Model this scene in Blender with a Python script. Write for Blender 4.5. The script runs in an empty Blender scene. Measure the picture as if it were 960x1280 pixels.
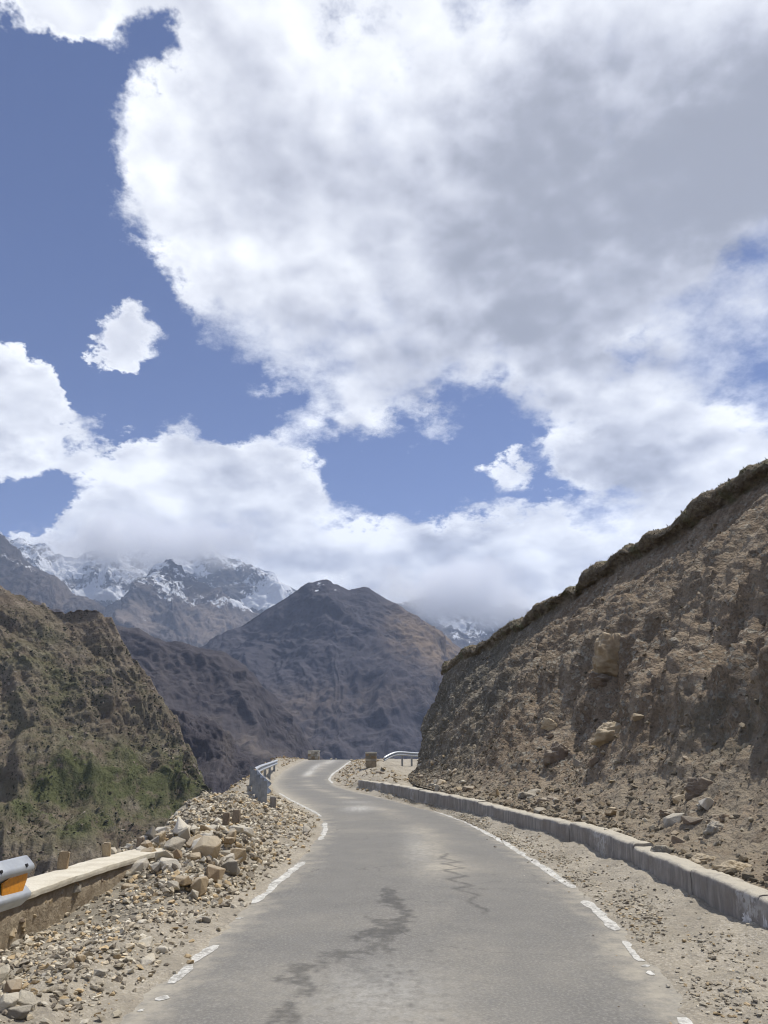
import bpy, bmesh, math, random
import numpy as np
from mathutils import Vector, Matrix
from mathutils.bvhtree import BVHTree

random.seed(7)
rng = np.random.default_rng(7)
scene = bpy.context.scene
COL = scene.collection

# ------------------------------------------------------------------ camera
CAM_H = 1.92
FPX = 960.0
PITCH = math.atan((930.0 - 640.0) / FPX)
cam_data = bpy.data.cameras.new("camera")
cam_data.sensor_fit = 'VERTICAL'
cam_data.sensor_height = 36.0
cam_data.lens = 36.0 * FPX / 1280.0
cam_data.clip_start = 0.1
cam_data.clip_end = 60000
cam = bpy.data.objects.new("camera", cam_data)
cam.location = (0, 0, CAM_H)
cam.rotation_euler = (math.pi / 2 + PITCH, 0, 0)
COL.objects.link(cam)
scene.camera = cam

SUN_EL = math.radians(65)
SUN_AZ = math.radians(50)            # clockwise from +Y (forward) towards +X
SUN_DIR = Vector((math.cos(SUN_EL) * math.sin(SUN_AZ), math.cos(SUN_EL) * math.cos(SUN_AZ), math.sin(SUN_EL)))
sun_data = bpy.data.lights.new("sun", 'SUN')
sun_data.energy = 4.2
sun_data.angle = math.radians(0.6)
sun_data.color = (1.0, 0.95, 0.87)
sun = bpy.data.objects.new("sun", sun_data)
sun.rotation_euler = (-SUN_DIR).to_track_quat('-Z', 'Y').to_euler()
COL.objects.link(sun)

scene.view_settings.view_transform = 'Standard'
scene.view_settings.look = 'None'
scene.view_settings.gamma = 1.0
scene.view_settings.exposure = 0.25
scene.view_settings.use_curve_mapping = False
scene.cycles.max_bounces = 12
scene.cycles.diffuse_bounces = 3
scene.cycles.adaptive_threshold = 0.02
scene.cycles.filter_width = 1.15
scene.cycles.volume_bounces = 12
scene.cycles.transparent_max_bounces = 8


def pix_dir(px, py):
    a = (px - 480.0) / FPX
    b = (640.0 - py) / FPX
    c, s = math.cos(PITCH), math.sin(PITCH)
    return np.array([a, c - b * s, s + b * c])


def at_dist(px, py, y):
    d = pix_dir(px, py)
    t = y / d[1]
    return np.array([d[0] * t, y, CAM_H + d[2] * t])


def zprof(y):
    y = np.asarray(y, float)
    ks = np.array([-50, 26, 46, 76, 90, 130, 200.0])
    vs = np.array([0, 0, -0.34, 0.5, -0.6, -14, -60.0])
    i = np.clip(np.searchsorted(ks, y) - 1, 0, len(ks) - 2)
    t = np.clip((y - ks[i]) / (ks[i + 1] - ks[i]), 0, 1)
    t = t * t * (3 - 2 * t)
    return vs[i] + (vs[i + 1] - vs[i]) * t


def on_road(px, py, dz=0.0):
    """where the sight line through a pixel meets the road surface (plus dz)"""
    d = pix_dir(px, py)
    lo, hi = 1.0, 78.0
    f = lambda y: CAM_H + d[2] * y / d[1] - zprof(y) - dz
    ys = np.linspace(lo, hi, 1200)
    v = f(ys)
    k = np.argmax(v < 0) if np.any(v < 0) else len(ys) - 1
    y = ys[k]
    return np.array([d[0] * y / d[1], y, float(zprof(y)) + dz])


# ------------------------------------------------------------------ noise
_perm = np.random.default_rng(3).permutation(256)
_perm = np.concatenate([_perm, _perm, _perm])
_g = np.random.default_rng(4).normal(size=(256, 3))
_g /= np.linalg.norm(_g, axis=1)[:, None]


def perlin(P):
    P = np.asarray(P, float)
    I = np.floor(P).astype(np.int64)
    F = P - I
    I &= 255
    U = F * F * F * (F * (F * 6 - 15) + 10)
    out = 0.0
    for dx in (0, 1):
        for dy in (0, 1):
            for dz in (0, 1):
                h = _perm[_perm[_perm[(I[..., 0] + dx) & 255] + ((I[..., 1] + dy) & 255)] + ((I[..., 2] + dz) & 255)]
                g = _g[h]
                dot = g[..., 0] * (F[..., 0] - dx) + g[..., 1] * (F[..., 1] - dy) + g[..., 2] * (F[..., 2] - dz)
                w = (U[..., 0] if dx else 1 - U[..., 0]) * (U[..., 1] if dy else 1 - U[..., 1]) * (U[..., 2] if dz else 1 - U[..., 2])
                out = out + dot * w
    return out * 1.6


def fbm(P, octv=4, gain=0.5, lac=2.03, off=0.0):
    P = np.asarray(P, float) + off
    a, s = 1.0, 0.0
    for _ in range(octv):
        s = s + a * perlin(P)
        P = P * lac + 17.3
        a *= gain
    return s


def ridged(P, octv=4, gain=0.5, lac=2.05, off=0.0):
    P = np.asarray(P, float) + off
    a, s, w = 1.0, 0.0, 1.0
    for _ in range(octv):
        n = 1 - np.abs(perlin(P))
        n = n * n
        s = s + a * n * w
        w = np.clip(n * 1.2, 0, 1)
        P = P * lac + 9.1
        a *= gain
    return s


def sstep(a, b, x):
    t = np.clip((np.asarray(x, float) - a) / (b - a), 0, 1)
    return t * t * (3 - 2 * t)


def resample(pts, n, smooth=0.0, spacing=None):
    P = np.asarray(pts, float)
    L = np.concatenate([[0], np.cumsum(np.linalg.norm(np.diff(P, axis=0), axis=1))])
    m = max(n * 4, 400)
    t = np.linspace(0, L[-1], m)
    Q = np.stack([np.interp(t, L, P[:, k]) for k in range(P.shape[1])], 1)
    if smooth > 0:
        r = max(1, int(smooth / L[-1] * m))
        ker = np.exp(-0.5 * (np.arange(-3 * r, 3 * r + 1) / r) ** 2)
        ker /= ker.sum()
        E0 = Q[0] + (Q[0] - Q[1:3 * r + 1][::-1])
        E1 = Q[-1] + (Q[-1] - Q[-3 * r - 1:-1][::-1])
        X = np.concatenate([E0, Q, E1])
        Q = np.stack([np.convolve(X[:, k], ker, 'valid') for k in range(P.shape[1])], 1)
    tt = np.linspace(0, 1, n) if spacing is None else spacing
    s = np.linspace(0, 1, len(Q))
    return np.stack([np.interp(tt, s, Q[:, k]) for k in range(P.shape[1])], 1)


# ------------------------------------------------------------------ mesh + object helpers
def np_mesh(name, V, F, smooth=True, attrs=None):
    V = np.ascontiguousarray(V, np.float32)
    F = np.ascontiguousarray(F, np.int32)
    me = bpy.data.meshes.new(name)
    me.vertices.add(len(V))
    me.vertices.foreach_set('co', V.ravel())
    me.loops.add(F.size)
    me.loops.foreach_set('vertex_index', F.ravel())
    me.polygons.add(len(F))
    me.polygons.foreach_set('loop_start', np.arange(0, F.size, F.shape[1], dtype=np.int32))
    me.update(calc_edges=True)
    me.polygons.foreach_set('use_smooth', np.full(len(F), bool(smooth)))
    for k, v in (attrs or {}).items():
        v = np.asarray(v, np.float32)
        if v.ndim == 2:
            a = me.color_attributes.new(k, 'FLOAT_COLOR', 'POINT')
            if v.shape[1] == 3:
                v = np.concatenate([v, np.ones((len(v), 1), np.float32)], 1)
            a.data.foreach_set('color', v.ravel())
        else:
            a = me.attributes.new(k, 'FLOAT', 'POINT')
            a.data.foreach_set('value', v)
    return me


def grid_faces(nr, nc):
    i = np.arange(nr - 1)[:, None] * nc + np.arange(nc - 1)[None, :]
    i = i.ravel()
    return np.stack([i, i + 1, i + nc + 1, i + nc], 1)


def sweep_mesh(name, V, attr=None, smooth=True):
    """closed cross-section V[n, m] swept along n stations, with end caps of their own vertices"""
    n_, m_ = V.shape[:2]
    idx = np.arange(n_ * m_).reshape(n_, m_)
    nx = np.roll(idx, -1, axis=1)
    A, B_, C_, D_ = idx[:-1].ravel(), nx[:-1].ravel(), nx[1:].ravel(), idx[1:].ravel()
    F = [np.stack([A, B_, C_], 1), np.stack([A, C_, D_], 1)]
    vs = [V.reshape(-1, 3)]
    at = [np.zeros(n_ * m_) if attr is None else np.asarray(attr, float).ravel()]
    base = n_ * m_
    for row, flip in ((0, True), (n_ - 1, False)):
        c_ = V[row].mean(0)
        vs += [V[row], c_[None]]
        at += [at[0].reshape(n_, m_)[row], np.zeros(1)]
        k_ = np.arange(m_)
        f_ = np.stack([base + k_, base + (k_ + 1) % m_, np.full(m_, base + m_)], 1)
        F.append(f_[:, ::-1] if flip else f_)
        base += m_ + 1
    return np_mesh(name, np.concatenate(vs), np.concatenate(F), smooth, {'foot': np.concatenate(at)})


def obj(name, me, mat=None, parent=None, label=None, cat=None, group=None, kind=None):
    o = bpy.data.objects.new(name, me)
    COL.objects.link(o)
    if mat is not None and me is not None and not me.materials:
        me.materials.append(mat)
    if parent is not None:
        o.parent = parent
    for k, v in (('label', label), ('category', cat), ('group', group), ('kind', kind)):
        if v:
            o[k] = v
    return o


def bm_mesh(name, bm, smooth=False):
    me = bpy.data.meshes.new(name)
    bm.to_mesh(me)
    bm.free()
    if smooth:
        me.polygons.foreach_set('use_smooth', np.full(len(me.polygons), True))
    return me


def box_mesh(name, sx, sy, sz, bev=0.01, jit=0.0, cuts=0, seed=0):
    """box standing on z = 0, edges bevelled, surface roughened"""
    bm = bmesh.new()
    bmesh.ops.create_cube(bm, size=1)
    for v in bm.verts:
        v.co = Vector((v.co.x * sx, v.co.y * sy, (v.co.z + 0.5) * sz))
    if bev:
        bmesh.ops.bevel(bm, geom=bm.edges[:], offset=bev, segments=2, affect='EDGES')
    if cuts:
        bmesh.ops.subdivide_edges(bm, edges=bm.edges[:], cuts=cuts, use_grid_fill=True)
    if jit:
        r = random.Random(seed)
        for v in bm.verts:
            v.co += Vector((r.uniform(-jit, jit), r.uniform(-jit, jit), r.uniform(-jit, jit)))
    return bm_mesh(name, bm)


# ------------------------------------------------------------------ node helpers
class NT:
    def __init__(self, tree):
        self.t = tree
        tree.nodes.clear()

    def n(self, typ, **kw):
        nd = self.t.nodes.new(typ)
        for k, v in kw.items():
            setattr(nd, k, v)
        return nd

    def link(self, a, b):
        self.t.links.new(a, b)

    def put(self, sock, v):
        if isinstance(v, bpy.types.NodeSocket):
            self.link(v, sock)
        elif v is not None:
            if isinstance(v, (tuple, list)) and len(v) == 3 and sock.type == 'RGBA':
                v = (*v, 1)
            sock.default_value = v

    def math(self, op, a, b=None, c=None, clamp=False):
        nd = self.n('ShaderNodeMath', operation=op, use_clamp=clamp)
        self.put(nd.inputs[0], a)
        if b is not None:
            self.put(nd.inputs[1], b)
        if c is not None:
            self.put(nd.inputs[2], c)
        return nd.outputs[0]

    def vmath(self, op, a, b=None, scale=None):
        nd = self.n('ShaderNodeVectorMath', operation=op)
        self.put(nd.inputs[0], a)
        if b is not None:
            self.put(nd.inputs[1], b)
        if scale is not None:
            self.put(nd.inputs['Scale'], scale)
        return nd.outputs['Value'] if op in ('DISTANCE', 'DOT_PRODUCT', 'LENGTH') else nd.outputs[0]

    def noise(self, vec, scale, detail=4, rough=0.55, dist=0.0, out='Fac', lac=2.0):
        nd = self.n('ShaderNodeTexNoise')
        self.put(nd.inputs['Vector'], vec)
        self.put(nd.inputs['Scale'], scale)
        nd.inputs['Detail'].default_value = detail
        nd.inputs['Roughness'].default_value = rough
        nd.inputs['Lacunarity'].default_value = lac
        nd.inputs['Distortion'].default_value = dist
        return nd.outputs[out]

    def voro(self, vec, scale, feature='F1', out='Distance', rand=1.0):
        nd = self.n('ShaderNodeTexVoronoi', feature=feature)
        self.put(nd.inputs['Vector'], vec)
        nd.inputs['Scale'].default_value = scale
        nd.inputs['Randomness'].default_value = rand
        return nd.outputs[out]

    def rng(self, v, a, b, c=0.0, d=1.0, smooth=True):
        nd = self.n('ShaderNodeMapRange', interpolation_type='SMOOTHSTEP' if smooth else 'LINEAR')
        self.put(nd.inputs['Value'], v)
        for k, x in zip(('From Min', 'From Max', 'To Min', 'To Max'), (a, b, c, d)):
            self.put(nd.inputs[k], x)
        return nd.outputs['Result']

    def mix(self, f, a, b, mode='MIX'):
        nd = self.n('ShaderNodeMix', data_type='RGBA', blend_type=mode)
        self.put(nd.inputs['Factor'], f)
        self.put(nd.inputs['A'] if False else nd.inputs[6], a)
        self.put(nd.inputs[7], b)
        return nd.outputs[2]

    def attr(self, name, out='Fac'):
        return self.n('ShaderNodeAttribute', attribute_name=name).outputs[out]

    def bump(self, h, strength=0.5, dist=0.02, normal=None):
        nd = self.n('ShaderNodeBump')
        nd.inputs['Strength'].default_value = strength
        nd.inputs['Distance'].default_value = dist
        self.link(h, nd.inputs['Height'])
        if normal is not None:
            self.link(normal, nd.inputs['Normal'])
        return nd.outputs[0]


def new_mat(name):
    m = bpy.data.materials.new(name)
    m.use_nodes = True
    return m, NT(m.node_tree)


def finish(T, col, rough=0.9, normal=None, metal=0.0, spec=0.3):
    b = T.n('ShaderNodeBsdfPrincipled')
    T.put(b.inputs['Base Color'], col)
    T.put(b.inputs['Roughness'], rough)
    T.put(b.inputs['Metallic'], metal)
    b.inputs['Specular IOR Level'].default_value = spec
    if normal is not None:
        T.link(normal, b.inputs['Normal'])
    o = T.n('ShaderNodeOutputMaterial')
    T.link(b.outputs[0], o.inputs['Surface'])
    return b


def geo_pos(T):
    return T.n('ShaderNodeNewGeometry').outputs['Position']


def nz(T):
    g = T.n('ShaderNodeNewGeometry').outputs['Normal']
    s = T.n('ShaderNodeSeparateXYZ')
    T.link(g, s.inputs[0])
    return s.outputs['Z']


# ------------------------------------------------------------------ world: sky with cumulus
world = bpy.data.worlds.new("World")
scene.world = world
world.use_nodes = True
T = NT(world.node_tree)
WS = 0.1
sky = T.n('ShaderNodeTexSky', sky_type='NISHITA')
sky.sun_disc = False
sky.sun_elevation = SUN_EL
sky.sun_rotation = SUN_AZ
sky.altitude = 3600
sky.air_density = 1.0
sky.dust_density = 0.6
sky.ozone_density = 1.6
N = T.vmath('NORMALIZE', T.n('ShaderNodeTexCoord').outputs['Generated'])


def ndir(px, py):
    d = pix_dir(px, py)
    return d / np.linalg.norm(d)


def project(vec):
    """direction divided by height: cloud features shrink towards the horizon, without flattening"""
    s = T.n('ShaderNodeSeparateXYZ')
    T.link(vec, s.inputs[0])
    den = T.math('ADD', T.math('MAXIMUM', s.outputs['Z'], 0.0), 0.42)
    return T.vmath('SCALE', vec, scale=T.math('DIVIDE', 1.25, den))


P0 = project(N)
warp = T.vmath('SCALE', T.vmath('SUBTRACT', T.noise(P0, 5.0, 6, 0.68, out='Color'), (0.5, 0.5, 0.5)), scale=0.17)
NW = T.vmath('ADD', N, warp)
# gaps (negative) and puffs (positive): direction, radius in photo pixels, weight
BLOBS = [
    (-30, 230, 140, -1.6), (12, 130, 95, -1.15), (18, 260, 95, -1.2), (30, 350, 95, -1.15), (160, 365, 62, -1.05),
    (85, 420, 62, -1.0), (205, 455, 50, -1.2), (265, 505, 60, -1.1), (-140, 330, 140, -1.0), (130, 505, 50, -1.0), (185, 510, 45, -.9), (95, 470, 40, -.8),
    (195, 45, 46, -.6), (425, 600, 60, -.9), (510, 603, 66, -1.0), (590, 600, 72, -1.05), (655, 582, 58, -.95), (690, 635, 50, -.8),
    (600, 500, 50, -.65), (770, 665, 60, -.9), (50, 615, 60, -1.0), (10, 640, 45, -.7), (320, 535, 45, -.8), (790, 440, 30, -.45),
    (-60, 20, 60, -.5), (735, 545, 24, -.55), (95, 80, 70, -.85),
    (148, 432, 53, 2.1), (40, 700, 90, .7), (270, 700, 110, .7), (900, 640, 110, .8), (720, 700, 90, .8), (330, 560, 40, .5), (760, 560, 60, .6), (20, 520, 90, .9), (215, 580, 80, .9), (55, 0, 65, 1.3), (645, 592, 34, 1.9),
    (640, 705, 120, .9), (400, 710, 130, .9), (820, 590, 110, .6), (150, 680, 100, .7), (340, 600, 65, .6), (500, 300, 300, .5), (800, 250, 300, .5), (300, 150, 180, .4),
]
C = None
for (bx, by, br, bw) in BLOBS:
    c0 = ndir(bx, by)
    r = 0.5 * (np.linalg.norm(ndir(bx + br, by) - c0) + np.linalg.norm(ndir(bx, by + br) - c0))
    dd = T.vmath('DISTANCE', NW, tuple(c0))
    v = T.rng(dd, r * 1.6, r * 0.1, 0.0, bw)
    C = v if C is None else T.math('ADD', C, v)
C = T.math('MAXIMUM', C, -1.1)
C = T.math('MINIMUM', C, 0.7)


def cloud_field(P):
    """cauliflower lumps at three sizes, and the soft masses used for shading"""
    w_ = T.vmath('ADD', P, T.vmath('SCALE', T.noise(P, 6.0, 4, 0.6, out='Color'), scale=0.11))
    v1 = T.voro(w_, 3.6)
    v2 = T.voro(w_, 8.5)
    v3 = T.voro(w_, 19.0)
    lump = T.math('MULTIPLY_ADD', v2, -0.30, T.math('MULTIPLY', v1, -0.50))
    lump = T.math('MULTIPLY_ADD', v3, -0.16, lump)
    return lump, T.noise(P, 4.0, 4, 0.55)


lump0, soft0 = cloud_field(P0)
big0 = T.noise(P0, 1.8, 2, 0.5)
fine0 = T.noise(P0, 9.0, 9, 0.68)
F0 = T.math('ADD', T.math('MULTIPLY_ADD', big0, 0.9, T.math('MULTIPLY', fine0, 1.30)), lump0)
lump1, soft1 = cloud_field(project(T.vmath('ADD', N, tuple(np.array(SUN_DIR) * 0.045))))
S0 = T.math('ADD', T.math('SUBTRACT', F0, 0.46), C)
wisp = T.rng(T.noise(P0, 2.7, 3, 0.5), 0.35, 0.65, 0.26, 0.90)
alpha = T.math('POWER', T.rng(S0, -0.04, wisp), 0.9)
thick = T.rng(S0, 0.25, 1.0)
val = T.math('MULTIPLY_ADD', thick, -0.20, 0.99)
val = T.math('MULTIPLY_ADD', T.math('SUBTRACT', lump0, lump1), 0.95, val)
val = T.math('MULTIPLY_ADD', T.math('SUBTRACT', soft0, soft1), 1.05, val)
val = T.math('MULTIPLY_ADD', T.math('SUBTRACT', fine0, 0.5), 0.14, val)
dark = T.noise(T.vmath('ADD', P0, (4.3, 1.7, 0.0)), 1.7, 3, 0.5)
val = T.math('MULTIPLY_ADD', T.rng(dark, 0.45, 0.72), -0.24, val)
# the thick grey bellies of the big cloud
BEL = None
for (bx, by, br, bw) in [(640, 345, 380, .42), (860, 120, 260, .16), (1000, 190, 280, .66), (340, 235, 170, .22), (830, 330, 280, .16), (560, 740, 170, .24), (300, 650, 130, .20),
                         (1300, 250, 300, .45), (680, 150, 170, .22), (800, 590, 140, .26), (60, 560, 110, .16)]:
    c0 = ndir(bx, by)
    r = np.linalg.norm(ndir(bx + br, by) - c0)
    v = T.rng(T.vmath('DISTANCE', NW, tuple(c0)), r, r * 0.05, 0.0, bw)
    BEL = v if BEL is None else T.math('ADD', BEL, v)
val = T.math('SUBTRACT', val, T.math('MULTIPLY', BEL, T.rng(soft0, 0.3, 0.7, 1.05, 0.85)))
val = T.math('SMOOTH_MAX', val, 0.30, 0.2)
val = T.math('MINIMUM', val, 1.06)
ccol = T.mix(T.rng(val, 0.35, 0.95), (0.94, 0.965, 1.09), (0.985, 1.0, 1.03))
cv = T.n('ShaderNodeVectorMath', operation='SCALE')
T.link(ccol, cv.inputs[0])
T.link(T.math('DIVIDE', val, WS), cv.inputs['Scale'])
skyc = T.mix(1.0, sky.outputs[0], (0.40, 0.50, 0.78), 'MULTIPLY')
final = T.mix(alpha, skyc, cv.outputs[0])
bg = T.n('ShaderNodeBackground')
T.link(final, bg.inputs[0])
bg.inputs[1].default_value = WS
wo = T.n('ShaderNodeOutputWorld')
T.link(bg.outputs[0], wo.inputs[0])
world.cycles.sampling_method = 'MANUAL'
world.cycles.sample_map_resolution = 512

# ------------------------------------------------------------------ materials
m_road, T = new_mat("asphalt")
p = geo_pos(T)
spk = T.noise(p, 90, 3, 0.7)
mid = T.noise(p, 2.2, 5, 0.6)
col = T.mix(T.rng(mid, 0.2, 0.8), (0.146, 0.142, 0.132), (0.172, 0.167, 0.153))
col = T.mix(T.rng(T.noise(p, 38, 4, 0.75), 0.42, 0.72), col, T.mix(0.38, col, (0.42, 0.40, 0.36)))
col = T.mix(T.math('MULTIPLY', T.rng(T.noise(p, 55, 3, 0.7), 0.55, 0.72), 0.45), col, (0.075, 0.073, 0.07))
dustf = T.math('MULTIPLY', T.attr('dust'), T.rng(T.noise(p, 7, 7, 0.7), 0.1, 0.75), clamp=True)
col = T.mix(dustf, col, (0.40, 0.365, 0.295))
pale = T.math('MULTIPLY', T.attr('pale'), T.rng(T.noise(p, 9, 5, 0.7), 0.3, 0.65), clamp=True)
col = T.mix(pale, col, (0.55, 0.54, 0.50))
st = T.math('MULTIPLY', T.attr('stain'), T.rng(T.noise(p, 9, 6, 0.75), 0.3, 0.58, 0.25, 1.0), clamp=True)
col = T.mix(T.math('MULTIPLY', st, 0.78), col, (0.055, 0.052, 0.045))
crk = T.voro(T.vmath('ADD', p, T.vmath('SCALE', T.noise(p, 1.5, 4, 0.6, out='Color'), scale=0.9)), 0.55, 'DISTANCE_TO_EDGE')
crf = T.math('MULTIPLY', T.rng(crk, 0.010, 0.0), T.rng(T.noise(p, 0.7, 2), 0.5, 0.62))
col = T.mix(T.math('MULTIPLY', crf, 0.55), col, (0.06, 0.058, 0.055))
rough = T.math('MULTIPLY_ADD', st, -0.25, 0.86)
finish(T, col, rough, T.bump(T.math('ADD', spk, T.noise(p, 220, 2)), 0.35, 0.006), spec=0.25)

m_paint, T = new_mat("road_paint")
p = geo_pos(T)
w = T.rng(T.noise(p, 22, 6, 0.72), 0.36, 0.62)
w2 = T.rng(T.noise(p, 3.5, 4, 0.6), 0.30, 0.55)
col = T.mix(T.math('MULTIPLY', w, w2), (0.60, 0.59, 0.545), (0.27, 0.26, 0.235))
finish(T, col, 0.85)

m_ground, T = new_mat("dusty_earth")
p = geo_pos(T)
a = T.noise(p, 0.9, 6, 0.6)
b = T.noise(p, 7.0, 6, 0.7)
peb = T.voro(p, 48, 'F1', 'Color')
ps = T.n('ShaderNodeSeparateColor')
T.link(peb, ps.inputs[0])
col = T.mix(T.rng(a, 0.32, 0.68), (0.27, 0.24, 0.188), (0.37, 0.33, 0.26))
col = T.mix(T.rng(b, 0.4, 0.75), col, (0.25, 0.225, 0.18))
col = T.mix(T.math('MULTIPLY', T.rng(ps.outputs[0], 0.72, 0.8), T.rng(a, 0.35, 0.6, 0.1, 0.7)), col, (0.44, 0.40, 0.33))
col = T.mix(T.math('MULTIPLY', T.rng(ps.outputs[1], 0.78, 0.84), T.rng(b, 0.35, 0.6, 0.1, 0.7)), col, (0.20, 0.18, 0.15))
col = T.mix(T.attr('grey'), col, T.mix(T.rng(b, 0.3, 0.7), (0.165, 0.148, 0.117), (0.27, 0.243, 0.192)))
pd = T.voro(p, 48)
nrm = T.bump(pd, 0.4, 0.012)
nrm = T.bump(T.noise(p, 12, 7, 0.7), 0.6, 0.05, nrm)
finish(T, col, 0.95, nrm)

m_hill, T = new_mat("eroded_slope")
p = geo_pos(T)
hue = T.attr('brown')
a = T.noise(p, 0.45, 6, 0.6)
b = T.noise(p, 3.2, 7, 0.68)
base = T.mix(hue, (0.170, 0.152, 0.119), (0.250, 0.194, 0.136))
base = T.mix(T.rng(a, 0.35, 0.65), base, T.mix(hue, (0.128, 0.117, 0.093), (0.205, 0.155, 0.106)))
base = T.mix(T.rng(b, 0.50, 0.72), base, T.mix(hue, (0.235, 0.21, 0.166), (0.325, 0.265, 0.192)))
pc = T.n('ShaderNodeSeparateColor')
T.link(T.voro(p, 9, 'F1', 'Color'), pc.inputs[0])
base = T.mix(T.rng(pc.outputs[0], 0.80, 0.86), base, (0.30, 0.27, 0.215))
pc2 = T.n('ShaderNodeSeparateColor')
T.link(T.voro(p, 21, 'F1', 'Color'), pc2.inputs[0])
base = T.mix(T.math('MULTIPLY', T.rng(pc2.outputs[1], 0.7, 0.78), 0.6), base, (0.10, 0.09, 0.07))
stk = T.attr('streak')
base = T.mix(T.math('MULTIPLY', T.rng(stk, 0.5, 0.9), 0.55), base, T.mix(hue, (0.22, 0.195, 0.154), (0.315, 0.255, 0.185)))
base = T.mix(T.math('MULTIPLY', T.rng(stk, 0.5, 0.1), 0.5), base, T.mix(hue, (0.105, 0.095, 0.076), (0.155, 0.116, 0.08)))
dark_olive = T.math('MULTIPLY', T.attr('dark_olive'), T.rng(T.noise(p, 1.4, 5, 0.6), 0.35, 0.62))
base = T.mix(dark_olive, base, (0.085, 0.082, 0.062))
dusty = T.attr('dusty')
base = T.mix(T.math('MULTIPLY', dusty, T.rng(T.noise(p, 1.8, 5, 0.65), 0.3, 0.6)), base, (0.275, 0.232, 0.172))
turf = T.attr('turf')
tcol = T.mix(T.rng(T.noise(p, 4.5, 6, 0.7), 0.35, 0.65), (0.115, 0.093, 0.066), (0.23, 0.192, 0.134))
tcol = T.mix(T.rng(T.noise(p, 1.1, 4), 0.5, 0.7), tcol, (0.135, 0.132, 0.074))
base = T.mix(turf, base, tcol)
h1 = T.voro(p, 9)
h2 = T.voro(p, 24)
nrm = T.bump(h2, 0.6, 0.03)
nrm = T.bump(h1, 0.7, 0.07, nrm)
nrm = T.bump(T.noise(p, 8, 8, 0.74), 0.75, 0.075, nrm)
finish(T, base, 0.95, nrm, spec=0.15)


def rock_mat(name, c1, c2, c3):
    m, T = new_mat(name)
    tc = T.n('ShaderNodeTexCoord').outputs['Object']
    oi = T.n('ShaderNodeObjectInfo').outputs['Random']
    p = geo_pos(T)
    a = T.noise(p, 6, 5, 0.65)
    col = T.mix(T.rng(T.math('ADD', a, T.math('MULTIPLY_ADD', oi, 0.5, -0.25)), 0.3, 0.7), c1, c2)
    col = T.mix(T.math('MULTIPLY', T.rng(T.noise(p, 2.0, 3), 0.45, 0.7), 0.7), col, c3)
    col = T.mix(T.math('MULTIPLY', T.rng(nz(T), 0.4, 0.95), 0.45), col, (0.47, 0.43, 0.345))
    n = T.bump(T.noise(p, 22, 7, 0.7), 0.7, 0.03)
    finish(T, col, 0.92, n, spec=0.2)
    return m


m_rock = {
    'pale': rock_mat("pale_limestone", (0.43, 0.39, 0.31), (0.60, 0.555, 0.465), (0.48, 0.41, 0.29)),
    'tan': rock_mat("tan_sandstone", (0.31, 0.235, 0.145), (0.42, 0.33, 0.21), (0.27, 0.19, 0.115)),
    'grey': rock_mat("grey_rock", (0.23, 0.21, 0.175), (0.37, 0.34, 0.285), (0.29, 0.245, 0.18)),
    'brown': rock_mat("brown_rock", (0.17, 0.13, 0.095), (0.27, 0.21, 0.15), (0.30, 0.245, 0.18)),
}


def stones_mat(name, tint=(1, 1, 1)):
    m, T = new_mat(name)
    p = geo_pos(T)
    c = T.attr('tone', 'Color')
    col = T.mix(T.rng(T.noise(p, 25, 4, 0.7), 0.3, 0.7), c, T.mix(1.0, c, (0.7, 0.68, 0.64), 'MULTIPLY'))
    finish(T, col, 0.93, T.bump(T.noise(p, 40, 4, 0.7), 0.5, 0.012), spec=0.2)
    return m


m_stones = stones_mat("loose_stones")

m_conc, T = new_mat("weathered_concrete")
p = geo_pos(T)
sp = T.n('ShaderNodeMapping')
T.link(p, sp.inputs[0])
sp.inputs['Scale'].default_value = (6, 6, 0.8)
streak = T.noise(sp.outputs[0], 1.6, 6, 0.65)
blot = T.noise(p, 1.7, 6, 0.65)
col = T.mix(T.rng(streak, 0.3, 0.7), (0.185, 0.172, 0.158), (0.34, 0.315, 0.28))
col = T.mix(T.rng(blot, 0.42, 0.7), col, (0.215, 0.188, 0.16))
ww = T.math('MULTIPLY', T.rng(T.noise(p, 0.9, 5, 0.6), 0.56, 0.66), T.rng(T.noise(p, 11, 5, 0.7), 0.40, 0.55))
col = T.mix(T.math('MULTIPLY', ww, 0.75), col, (0.48, 0.47, 0.45))
du = T.math('MULTIPLY', T.rng(nz(T), 0.45, 0.8), T.rng(T.noise(p, 8, 5, 0.6), 0.2, 0.5))
col = T.mix(du, col, (0.45, 0.415, 0.34))
base = T.math('MULTIPLY', T.attr('foot'), T.rng(T.noise(p, 5, 5, 0.65), 0.25, 0.6))
col = T.mix(base, col, (0.40, 0.37, 0.31))
n = T.bump(T.noise(p, 9, 8, 0.7), 0.6, 0.04)
finish(T, col, 0.92, n, spec=0.2)

m_cement, T = new_mat("cream_cement")
p = geo_pos(T)
col = T.mix(T.rng(T.noise(p, 3, 6, 0.65), 0.35, 0.65), (0.50, 0.455, 0.36), (0.60, 0.56, 0.46))
col = T.mix(T.rng(T.noise(p, 15, 5, 0.7), 0.6, 0.72), col, (0.40, 0.36, 0.28))
finish(T, col, 0.92, T.bump(T.noise(p, 30, 6, 0.7), 0.5, 0.015))

m_white, T = new_mat("chipped_whitewash")
p = geo_pos(T)
col = T.mix(T.rng(T.noise(p, 14, 6, 0.7), 0.4, 0.62), (0.62, 0.61, 0.60), (0.34, 0.325, 0.31))
finish(T, col, 0.9, T.bump(T.noise(p, 30, 5), 0.5, 0.01))

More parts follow.
